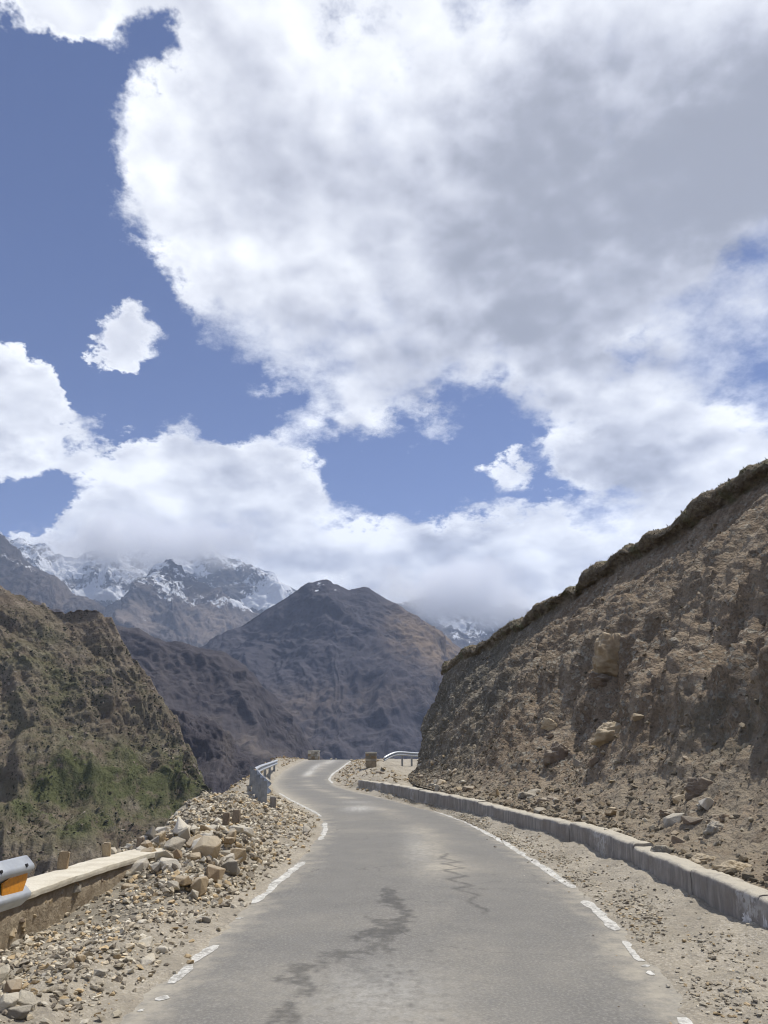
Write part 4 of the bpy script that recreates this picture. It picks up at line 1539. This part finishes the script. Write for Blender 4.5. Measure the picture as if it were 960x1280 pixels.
wbeam("rail_beam", fp, .32, .09, fr)
for q in (12, 20, 28, 37):
    x, y, z = fp[q]
    zg = float(ground_z(np.array([x - .1]), np.array([y]))[0]) - .2
    channel_post("post", x - .10, y, min(zg, z - .6), z + .14, .12, .14, math.radians(100), fr)
q = at_dist(341.5, 996, 22.0)
st_o = obj("guard_stone", box_mesh("guard_stone", .16, .16, .42, .015, .008, 1, 9), m_conc, None, "short grey concrete stub next to the first post of the bend rail", "guard stone")
st_o.location = (q[0], q[1], float(ground_z(np.array([q[0]]), np.array([q[1]]))[0]) - .08)

rr_ = obj("guard_rail", None, None, None, "white steel guard rail with a turned-down end beyond the crest next to the cut slope", "guard rail")
pts = [at_dist(479, 949.5, 60), at_dist(485, 945.5, 60.5), at_dist(492, 942.3, 61), at_dist(498, 941.3, 61.5), at_dist(506, 942.2, 62.5), at_dist(516, 943, 63.5), at_dist(540, 944, 66)]
fp = resample(np.array(pts), 40, .5)
wbeam("rail_beam", fp, .32, .09, rr_)
for k in (14, 22, 31):
    x, y, z = fp[k]
    channel_post("post", x, y + .12, z - 1.3, z + .15, .12, .14, math.radians(10), rr_)

# ------------------------------------------------------------------ masonry blocks near the crest
def masonry_block(px0, px1, pyt, pyb, y, dep, label):
    a, b = at_dist(px0, pyb, y), at_dist(px1, pyt, y)
    w_, h_ = b[0] - a[0], b[2] - a[2]
    root = obj("parapet_block", None, None, None, label, "parapet block", "masonry parapet blocks at the crest")
    zb = a[2]
    root.location = ((a[0] + b[0]) / 2, y + dep / 2, zb)
    core = box_mesh("core", w_ * .94, dep * .94, h_ * .9 + .4, .02, .006, 1, 3)
    o = obj("core", core, m_rubw, root)
    o.location = (0, 0, -.4)
    cap = box_mesh("cap", w_ * 1.02, dep * 1.02, h_ * .14, .02, .008, 1, 5)
    o = obj("cap", cap, m_cement, root)
    o.location = (0, 0, h_ * .87)
    sid = random.Random(int(px0))
    rows = 3
    for i in range(rows):
        z0 = h_ * .86 / rows * i
        x = -w_ / 2
        while x < w_ / 2 - .05:
            ww_ = min(sid.uniform(.22, .42), w_ / 2 - x)
            if ww_ < .08:
                break
            me = box_mesh("stone", ww_ - .02, .10, h_ * .86 / rows - .02, .02, .006, 0, i)
            me.materials.append(m_rock[sid.choice(['tan', 'pale', 'grey'])])
            s_ = obj("stone", me, None, root)
            s_.location = (x + ww_ / 2, -dep / 2 + sid.uniform(-.015, .01), z0 + .01)
            x += ww_
    return root


masonry_block(384.5, 399.5, 938.3, 948.5, 76, .7, "square masonry block at the valley side of the road crest")
masonry_block(456.5, 471, 940.3, 951.5, 54, .6, "squat masonry block on the sandy bank inside the far bend")
for px, py, y, s, lb in [(439.5, 946, 72, .34, 'white painted stone at the inner end of the road crest'), (414, 946.6, 75, .30, 'small pale stone lying at the middle of the road crest'),
                         (420, 946.8, 76, .22, 'tiny pale stone next to another at the road crest')]:
    q = at_dist(px, py, y)
    place_rock('pale', (q[0], y, float(zprof(y)) + .0), s, lb, None, sink=.1)

# ------------------------------------------------------------------ mountains
def mountain(name, curves, nu, nv, mat, label, amp, freq, back=1.35, seed=0.0, smooth=0.0, attr_fn=None, gul=1.0, cat='mountain', jag=1.0, terr=0.12, rough=.34):
    rows = [resample([at_dist(*q) for q in cv], nu, smooth) for cv in curves]
    bk = rows[0].copy()
    bk[:, :2] *= back
    bk[:, 2] -= (rows[0][:, 1].mean() * (back - 1)) * 0.7
    allr = np.array([bk] + rows)
    k = len(allr)
    tpos = np.concatenate([[0], 0.14 + 0.86 * np.linspace(0, 1, k - 1)])
    tt_ = np.linspace(0, 1, nv)
    V = np.zeros((nu, nv, 3))
    for c in range(3):
        for i in range(nu):
            V[i, :, c] = np.interp(tt_, tpos, allr[:, i, c])
    tu = np.gradient(V, axis=0)
    tv = np.gradient(V, axis=1)
    nn_ = np.cross(tu, tv)
    nn_ /= np.linalg.norm(nn_, axis=2)[..., None] + 1e-9
    if nn_[nu // 2, nv // 2, 2] < 0:
        nn_ = -nn_
    down = np.clip((tt_ - .14) / .86, 0, 1)[None, :] * np.ones((nu, 1))
    U = np.linspace(0, 1, nu)[:, None] * np.ones((1, nv))
    wd = np.linalg.norm(rows[0][-1] - rows[0][0])
    Qs = V / freq
    warp_ = np.stack([fbm(Qs * .7, 4, off=seed), fbm(Qs * .7, 4, off=seed + 9), fbm(Qs * .7, 3, off=seed + 19)], -1)
    run = np.linalg.norm(allr[1] - allr[-1], axis=1).mean()
    G = np.stack([U * wd / freq, down * run / freq * 0.30, np.zeros_like(U)], -1)
    G = G + 0.38 * warp_ * np.array([1, .5, 0])
    d = (ridged(G, 7, 0.56, off=seed + 3) - 1.05) * gul
    d = d + 0.30 * fbm(Qs * 1.6, 3, 0.5, off=seed + 30)
    d = d + rough * (np.abs(fbm(Qs * 5.0, 5, 0.6, off=seed + 35)) - .3)
    zz_ = (V[..., 2] + .22 * V[..., 0]) / freq * 2.6 + 0.5 * fbm(Qs * np.array([.5, .5, 1]), 4, off=seed + 50)
    st_ = np.abs((zz_ % 1.0) - 0.5) * 2
    d = d + terr * (sstep(.25, .75, st_) - .5) * np.clip(.6 + fbm(Qs * .6, 3, off=seed + 55), 0, 1.2)
    fade = 0.25 + 0.75 * sstep(0.0, 0.16, down)
    D_ = V + nn_ * (amp * d * fade)[..., None]
    # jagged skyline
    jg = fbm(np.stack([U * wd / freq * 5, U * 0 + seed, U * 0], -1), 5, 0.6) * amp * 0.22 * jag
    D_[..., 2] += jg * np.exp(-(down / 0.06) ** 2)
    at = attr_fn(D_, U, down) if attr_fn else {}
    me = np_mesh(name, D_.reshape(-1, 3), grid_faces(nu, nv), attrs={k_: np.clip(v_, 0, 1).ravel() for k_, v_ in at.items()})
    return obj(name, me, mat, None, label, cat, None, 'structure')


def scr(D_):
    d = D_ - np.array([0, 0, CAM_H])
    c, s = math.cos(PITCH), math.sin(PITCH)
    dep = np.maximum(d[..., 1] * c + d[..., 2] * s, 1)
    return 480 + FPX * d[..., 0] / dep, 640 - FPX * (-d[..., 1] * s + d[..., 2] * c) / dep


def near_px(D_, lst):
    """soft patches on the surface around the points seen at given pixels"""
    sx, sy = scr(D_)
    o = 0
    for px, py, rx, ry, a in lst:
        o = o + a * np.exp(-(((sx - px) / rx) ** 2 + ((sy - py) / ry) ** 2))
    return o


def spur_attr(D_, U, down):
    g = near_px(D_, [(150, 975, 105, 50, 1.05), (70, 1010, 120, 55, .95), (215, 980, 55, 40, .95), (30, 800, 80, 50, .5), (110, 850, 80, 40, .45), (50, 900, 70, 50, .45), (190, 890, 40, 30, .35)])
    n_ = fbm(D_ / 18, 4, off=7)
    cr = near_px(D_, [(150, 905, 90, 16, .9), (230, 945, 30, 30, .7), (110, 775, 60, 16, .6), (20, 850, 60, 14, .4), (20, 1010, 40, 40, .5), (10, 930, 30, 30, .5)]) * np.clip(.5 + 1.2 * n_, 0, 1.2)
    return {'green': g * np.clip(.75 + .8 * n_, 0, 1.2), 'scree': cr}


mountain("mountain_spur",
         [[(-520, 560, 470), (-300, 640, 470), (-120, 700, 460), (0, 735, 450), (50, 757, 445), (78, 765, 440), (100, 760, 437), (124, 761, 433), (140, 776, 430), (147, 798, 428), (172, 828, 424), (196, 862, 420), (214, 892, 416), (236, 935, 412), (254, 972, 408), (262, 1000, 404), (275, 1050, 400)],
          [(-420, 800, 360), (-240, 815, 370), (-60, 820, 380), (40, 830, 390), (110, 840, 395), (160, 880, 398), (200, 920, 398), (232, 965, 396), (255, 1010, 392), (280, 1075, 380)],
          [(-380, 930, 300), (-180, 930, 320), (-20, 925, 340), (70, 925, 355), (150, 940, 365), (200, 975, 370), (240, 1010, 372), (260, 1045, 365), (290, 1110, 350)],
          [(-400, 1140, 215), (-200, 1130, 240), (-40, 1110, 262), (60, 1100, 275), (150, 1100, 290), (220, 1100, 300), (260, 1110, 300), (320, 1180, 290)],
          [(-460, 1420, 150), (-200, 1400, 175), (0, 1380, 190), (150, 1350, 205), (260, 1350, 215), (340, 1400, 215)]],
         420, 330, m_spur, None, 14, 75, seed=1.0, smooth=6, attr_fn=spur_attr, jag=1.2, terr=.45, gul=.40, rough=.30)
spur_me = bpy.data.objects["mountain_spur"].data
co = np.zeros(len(spur_me.vertices) * 3, np.float32)
spur_me.vertices.foreach_get('co', co)
co = co.reshape(-1, 3).astype(float)
sx, sy = scr(co)
rs = np.random.default_rng(71)
cand = np.where((sx > -120) & (sx < 300) & (sy > 730) & (sy < 1160) & (co[:, 1] < 445))[0]
pk = rs.choice(cand, 9000, replace=False)
cl = fbm(co[pk] / 22, 3, off=5)
sel = pk[(rs.random(len(pk)) < np.clip(.35 + .9 * cl, .03, 1))]
P_ = co[sel] + rs.normal(0, .6, (len(sel), 3)) * np.array([1, 1, .2])
PAL_B = np.array([(.055, .058, .030), (.075, .078, .040), (.045, .048, .028), (.095, .088, .055)])
obj("scrub", stones_mesh("scrub", P_, .5 + 1.7 * rs.random(len(P_)) ** 3, tones(len(P_), PAL_B, rs), 71, .7), m_stones, kind='stuff',
    label='low dark scrub dotted over the slope across the gully', cat='scrub')
pk = rs.choice(cand, 5000, replace=False)
cl = fbm(co[pk] / 30, 3, off=65)
sel = pk[(rs.random(len(pk)) < np.clip(.1 + 1.2 * cl, .02, 1))]
PAL_R = np.array([(.30, .255, .20), (.22, .18, .135), (.36, .31, .25), (.17, .14, .11)])
obj("talus", stones_mesh("talus", co[sel], .4 + 2.2 * rs.random(len(sel)) ** 3, tones(len(sel), PAL_R, rs), 72, .8), m_stones, kind='stuff',
    label='broken rock and ledges on the scrubby spur', cat='talus')
mountain("mountain_cliff",
         [[(120, 880, 760), (180, 885, 755), (224, 893, 750), (268, 899, 745), (284, 912, 742), (300, 940, 740), (318, 958, 738), (335, 985, 735), (380, 1030, 730)],
          [(120, 940, 700), (190, 945, 695), (240, 950, 690), (280, 965, 690), (320, 1000, 690), (390, 1060, 690)],
          [(100, 1200, 520), (240, 1200, 520), (330, 1200, 520), (420, 1200, 520)]],
         160, 120, m_ridge, None, 18, 90, seed=5.0, smooth=8, attr_fn=lambda D_, U, d: {'scree': near_px(D_, [(285, 925, 8, 25, .8)])})
mountain("mountain_ridge",
         [[(-300, 700, 1400), (-60, 738, 1380), (60, 762, 1360), (142, 782, 1340), (183, 789, 1330), (207, 804, 1320), (230, 805, 1315), (250, 815, 1310), (283, 818, 1305), (312, 838, 1300), (338, 866, 1295), (360, 893, 1290), (388, 930, 1285), (420, 975, 1280), (470, 1060, 1270)],
          [(-260, 850, 1150), (60, 870, 1150), (180, 870, 1160), (260, 885, 1165), (320, 915, 1170), (370, 955, 1180), (430, 1010, 1180), (500, 1100, 1180)],
          [(-200, 1150, 800), (150, 1150, 800), (300, 1150, 820), (420, 1160, 850), (560, 1220, 860)]],
         300, 180, m_ridge, None, 28, 260, seed=8.0, smooth=10,
         attr_fn=lambda D_, U, d: {'scree': near_px(D_, [(310, 930, 14, 10, .9), (335, 945, 18, 8, .8), (262, 900, 20, 6, .5), (205, 845, 10, 30, .25)])})


def peak_attr(D_, U, down):
    sn = near_px(D_, [(396, 738, 9, 4, .62), (404, 731, 10, 4, .5), (425, 738, 8, 5, .35), (424, 755, 10, 5, .45), (410, 806, 14, 4, .35)]) - .05
    sc = near_px(D_, [(530, 795, 35, 28, .95), (500, 780, 22, 30, .5), (556, 815, 25, 30, .8), (460, 870, 110, 18, .25), (370, 880, 60, 20, .2), (350, 920, 70, 40, .35)])  # right flank's sunlit brown is painted in here along with scree
    return {'snow': sn + .0, 'scree': sc}


mountain("mountain_peak",
         [[(120, 900, 2900), (200, 842, 2850), (246, 811, 2800), (286, 789, 2750), (325, 765, 2700), (364, 741, 2650), (382, 730, 2620), (408, 723.5, 2600), (426, 732, 2600), (437, 739, 2600), (456, 735, 2600), (474, 748, 2610), (500, 759, 2630), (522, 774, 2650), (544, 789, 2680), (566, 805, 2700), (585, 817, 2720), (640, 850, 2780), (760, 900, 2900)],
          [(110, 950, 2500), (230, 870, 2450), (300, 835, 2400), (370, 800, 2330), (420, 785, 2300), (470, 795, 2310), (520, 815, 2350), (570, 850, 2400), (640, 900, 2450), (780, 960, 2500)],
          [(100, 1000, 2000), (230, 950, 1980), (320, 910, 1950), (420, 880, 1930), (500, 890, 1930), (580, 930, 1950), (680, 980, 1980), (800, 1030, 2000)],
          [(60, 1150, 1500), (250, 1120, 1500), (420, 1100, 1500), (580, 1120, 1500), (860, 1180, 1500)]],
         460, 330, m_peak, None, 55, 560, seed=12.0, smooth=12, attr_fn=peak_attr, jag=.8)


def snowpeak_attr(D_, U, down):
    z = D_[..., 2]
    n_ = fbm(D_ / 420, 4, off=3)
    s = sstep(750, 1350, z + 300 * n_) * .52
    s = s + near_px(D_, [(255, 720, 22, 14, .3), (285, 752, 40, 8, .45), (130, 742, 26, 6, .8), (330, 757, 30, 6, .6)])
    sc = near_px(D_, [(270, 780, 45, 30, .95), (150, 775, 50, 22, .7), (190, 765, 14, 40, .3)])
    return {'snow': s, 'scree': sc}


mountain("mountain_snow_peak",
         [[(-60, 820, 5700), (60, 790, 5650), (110, 768, 5600), (146, 747, 5550), (183, 720, 5500), (198, 706, 5480), (212, 699, 5470), (234, 713, 5470), (258, 730, 5480), (283, 748, 5500), (308, 760, 5520), (350, 785, 5560), (420, 830, 5650)],
          [(-60, 850, 5000), (100, 800, 4950), (170, 770, 4850), (215, 752, 4800), (270, 775, 4850), (330, 810, 4900), (430, 860, 5000)],
          [(-80, 940, 4000), (150, 900, 3900), (240, 880, 3900), (330, 900, 3900), (440, 960, 4000)]],
         300, 200, m_snow, None, 130, 700, seed=20.0, smooth=20, attr_fn=snowpeak_attr)


def wall_attr(D_, U, down):
    z = D_[..., 2]
    n_ = fbm(D_ / 500, 4, off=13)
    s = sstep(700, 1700, z + 420 * n_) * .58
    s = s + near_px(D_, [(122, 743, 30, 6, .9), (330, 755, 40, 8, .7), (340, 735, 40, 20, .2), (575, 785, 60, 25, .35), (85, 715, 20, 12, .25)])
    return {'snow': s, 'scree': near_px(D_, [(140, 770, 60, 20, .8)])}


mountain("mountain_snow_wall",
         [[(-400, 600, 7600), (-150, 640, 7500), (20, 672, 7300), (60, 683, 7250), (88, 697, 7200), (110, 690, 7180), (150, 692, 7150), (182, 684, 7100), (230, 696, 7050), (262, 690, 7000), (300, 700, 7000), (335, 712, 7000), (362, 735, 7000), (420, 752, 7050), (500, 752, 7100), (560, 745, 7100), (620, 758, 7100), (700, 768, 7200), (820, 775, 7300), (1000, 770, 7400)],
          [(-400, 720, 6700), (0, 745, 6600), (100, 752, 6500), (200, 755, 6450), (300, 760, 6400), (370, 775, 6400), (500, 790, 6450), (620, 795, 6500), (800, 810, 6600), (1000, 810, 6700)],
          [(-420, 880, 5300), (100, 860, 5300), (300, 850, 5200), (600, 880, 5300), (1020, 860, 5400)]],
         420, 200, m_snow, None, 150, 800, seed=26.0, smooth=30, attr_fn=wall_attr, jag=1.3)
mountain("mountain_shoulder",
         [[(-420, 560, 4700), (-200, 600, 4650), (-60, 640, 4600), (0, 672, 4560), (25, 694, 4540), (47, 710, 4520), (83, 735, 4500), (105, 749, 4490), (135, 785, 4470), (200, 850, 4450)],
          [(-420, 760, 4000), (-100, 770, 3980), (40, 790, 3960), (120, 820, 3950), (220, 880, 3950)],
          [(-420, 950, 3200), (60, 950, 3200), (260, 980, 3200)]],
         260, 160, m_snow, None, 110, 620, seed=33.0, smooth=20,
         attr_fn=lambda D_, U, d: {'snow': near_px(D_, [(15, 695, 20, 10, .36), (35, 710, 20, 8, .34), (-40, 670, 40, 20, .3)]), 'scree': near_px(D_, [(60, 750, 60, 20, .35)])})

# valley floor reaching to the horizon
gx = np.linspace(-9500, 9500, 120)
gy = np.linspace(-5000, 11000, 100)
GX, GY = np.meshgrid(gx, gy)
GZ = -420 + 60 * fbm(np.stack([GX / 1500, GY / 1500, GX * 0], -1), 4)
near = np.exp(-((GX / 400) ** 2 + (GY / 500) ** 2))
obj("valley", np_mesh("valley", np.stack([GX, GY, GZ], -1).reshape(-1, 3), grid_faces(100, 120)), m_valley, kind='structure')

# ------------------------------------------------------------------ air between the ridges
m_haze = bpy.data.materials.new("haze_air")
m_haze.use_nodes = True
T = NT(m_haze.node_tree)
pv = T.n('ShaderNodeVolumePrincipled')
pv.inputs['Color'].default_value = (0.60, 0.74, 1.0, 1)
pv.inputs['Density'].default_value = 6.2e-5
pv.inputs['Anisotropy'].default_value = 0.2
ho = T.n('ShaderNodeOutputMaterial')
T.link(pv.outputs[0], ho.inputs['Volume'])
zlo = float(GZ.min()) - 1
zhi = max(float((o.matrix_world @ Vector(c)).z) for o in COL.objects if o.name.startswith('mountain') for c in o.bound_box) + 40
bm = bmesh.new()
bmesh.ops.create_cube(bm, size=1)
for v in bm.verts:
    v.co = Vector((v.co.x * 21000, 3000 + v.co.y * 17000, zlo + (v.co.z + .5) * (zhi - zlo)))
obj("haze", bm_mesh("haze", bm), m_haze, kind='stuff', label='thin pale blue haze over the whole valley', cat='haze')

m_cloud_bank = bpy.data.materials.new("summit_cloud")  # volume of the cloud banks over the snow mountains
m_cloud_bank.use_nodes = True
T = NT(m_cloud_bank.node_tree)
tc = T.n('ShaderNodeTexCoord')
oc = tc.outputs['Object']
rad_ = T.vmath('LENGTH', oc)
p = geo_pos(T)
nz_ = T.noise(p, 0.0016, 5, 0.62)
den = T.math('ADD', T.math('MULTIPLY_ADD', nz_, 2.4, -1.35), T.math('SUBTRACT', 0.85, rad_))
den = T.math('MULTIPLY', T.rng(den, 0.0, 0.5), T.rng(rad_, 1.0, 0.8))
pv = T.n('ShaderNodeVolumePrincipled')
pv.inputs['Color'].default_value = (0.97, 0.98, 1.0, 1)
pv.inputs['Anisotropy'].default_value = 0.0
T.link(T.math('MULTIPLY', den, 0.0070), pv.inputs['Density'])
ho = T.n('ShaderNodeOutputMaterial')
T.link(pv.outputs[0], ho.inputs['Volume'])
for px, py, dd, rx, ry, rz, lb in [(185, 680, 5600, 1450, 500, 330, 'white cloud bank hiding the summits of the snow wall'),
                                   (560, 736, 5200, 1050, 450, 330, 'white cloud bank hanging behind the dark peak')]:
    bm = bmesh.new()
    bmesh.ops.create_icosphere(bm, subdivisions=3, radius=1.0)
    o = obj("cloud_bank", bm_mesh("cloud_bank", bm), m_cloud_bank, None, lb, "cloud", None, 'stuff')
    o.location = tuple(at_dist(px, py, dd))
    o.scale = (rx, ry, rz)
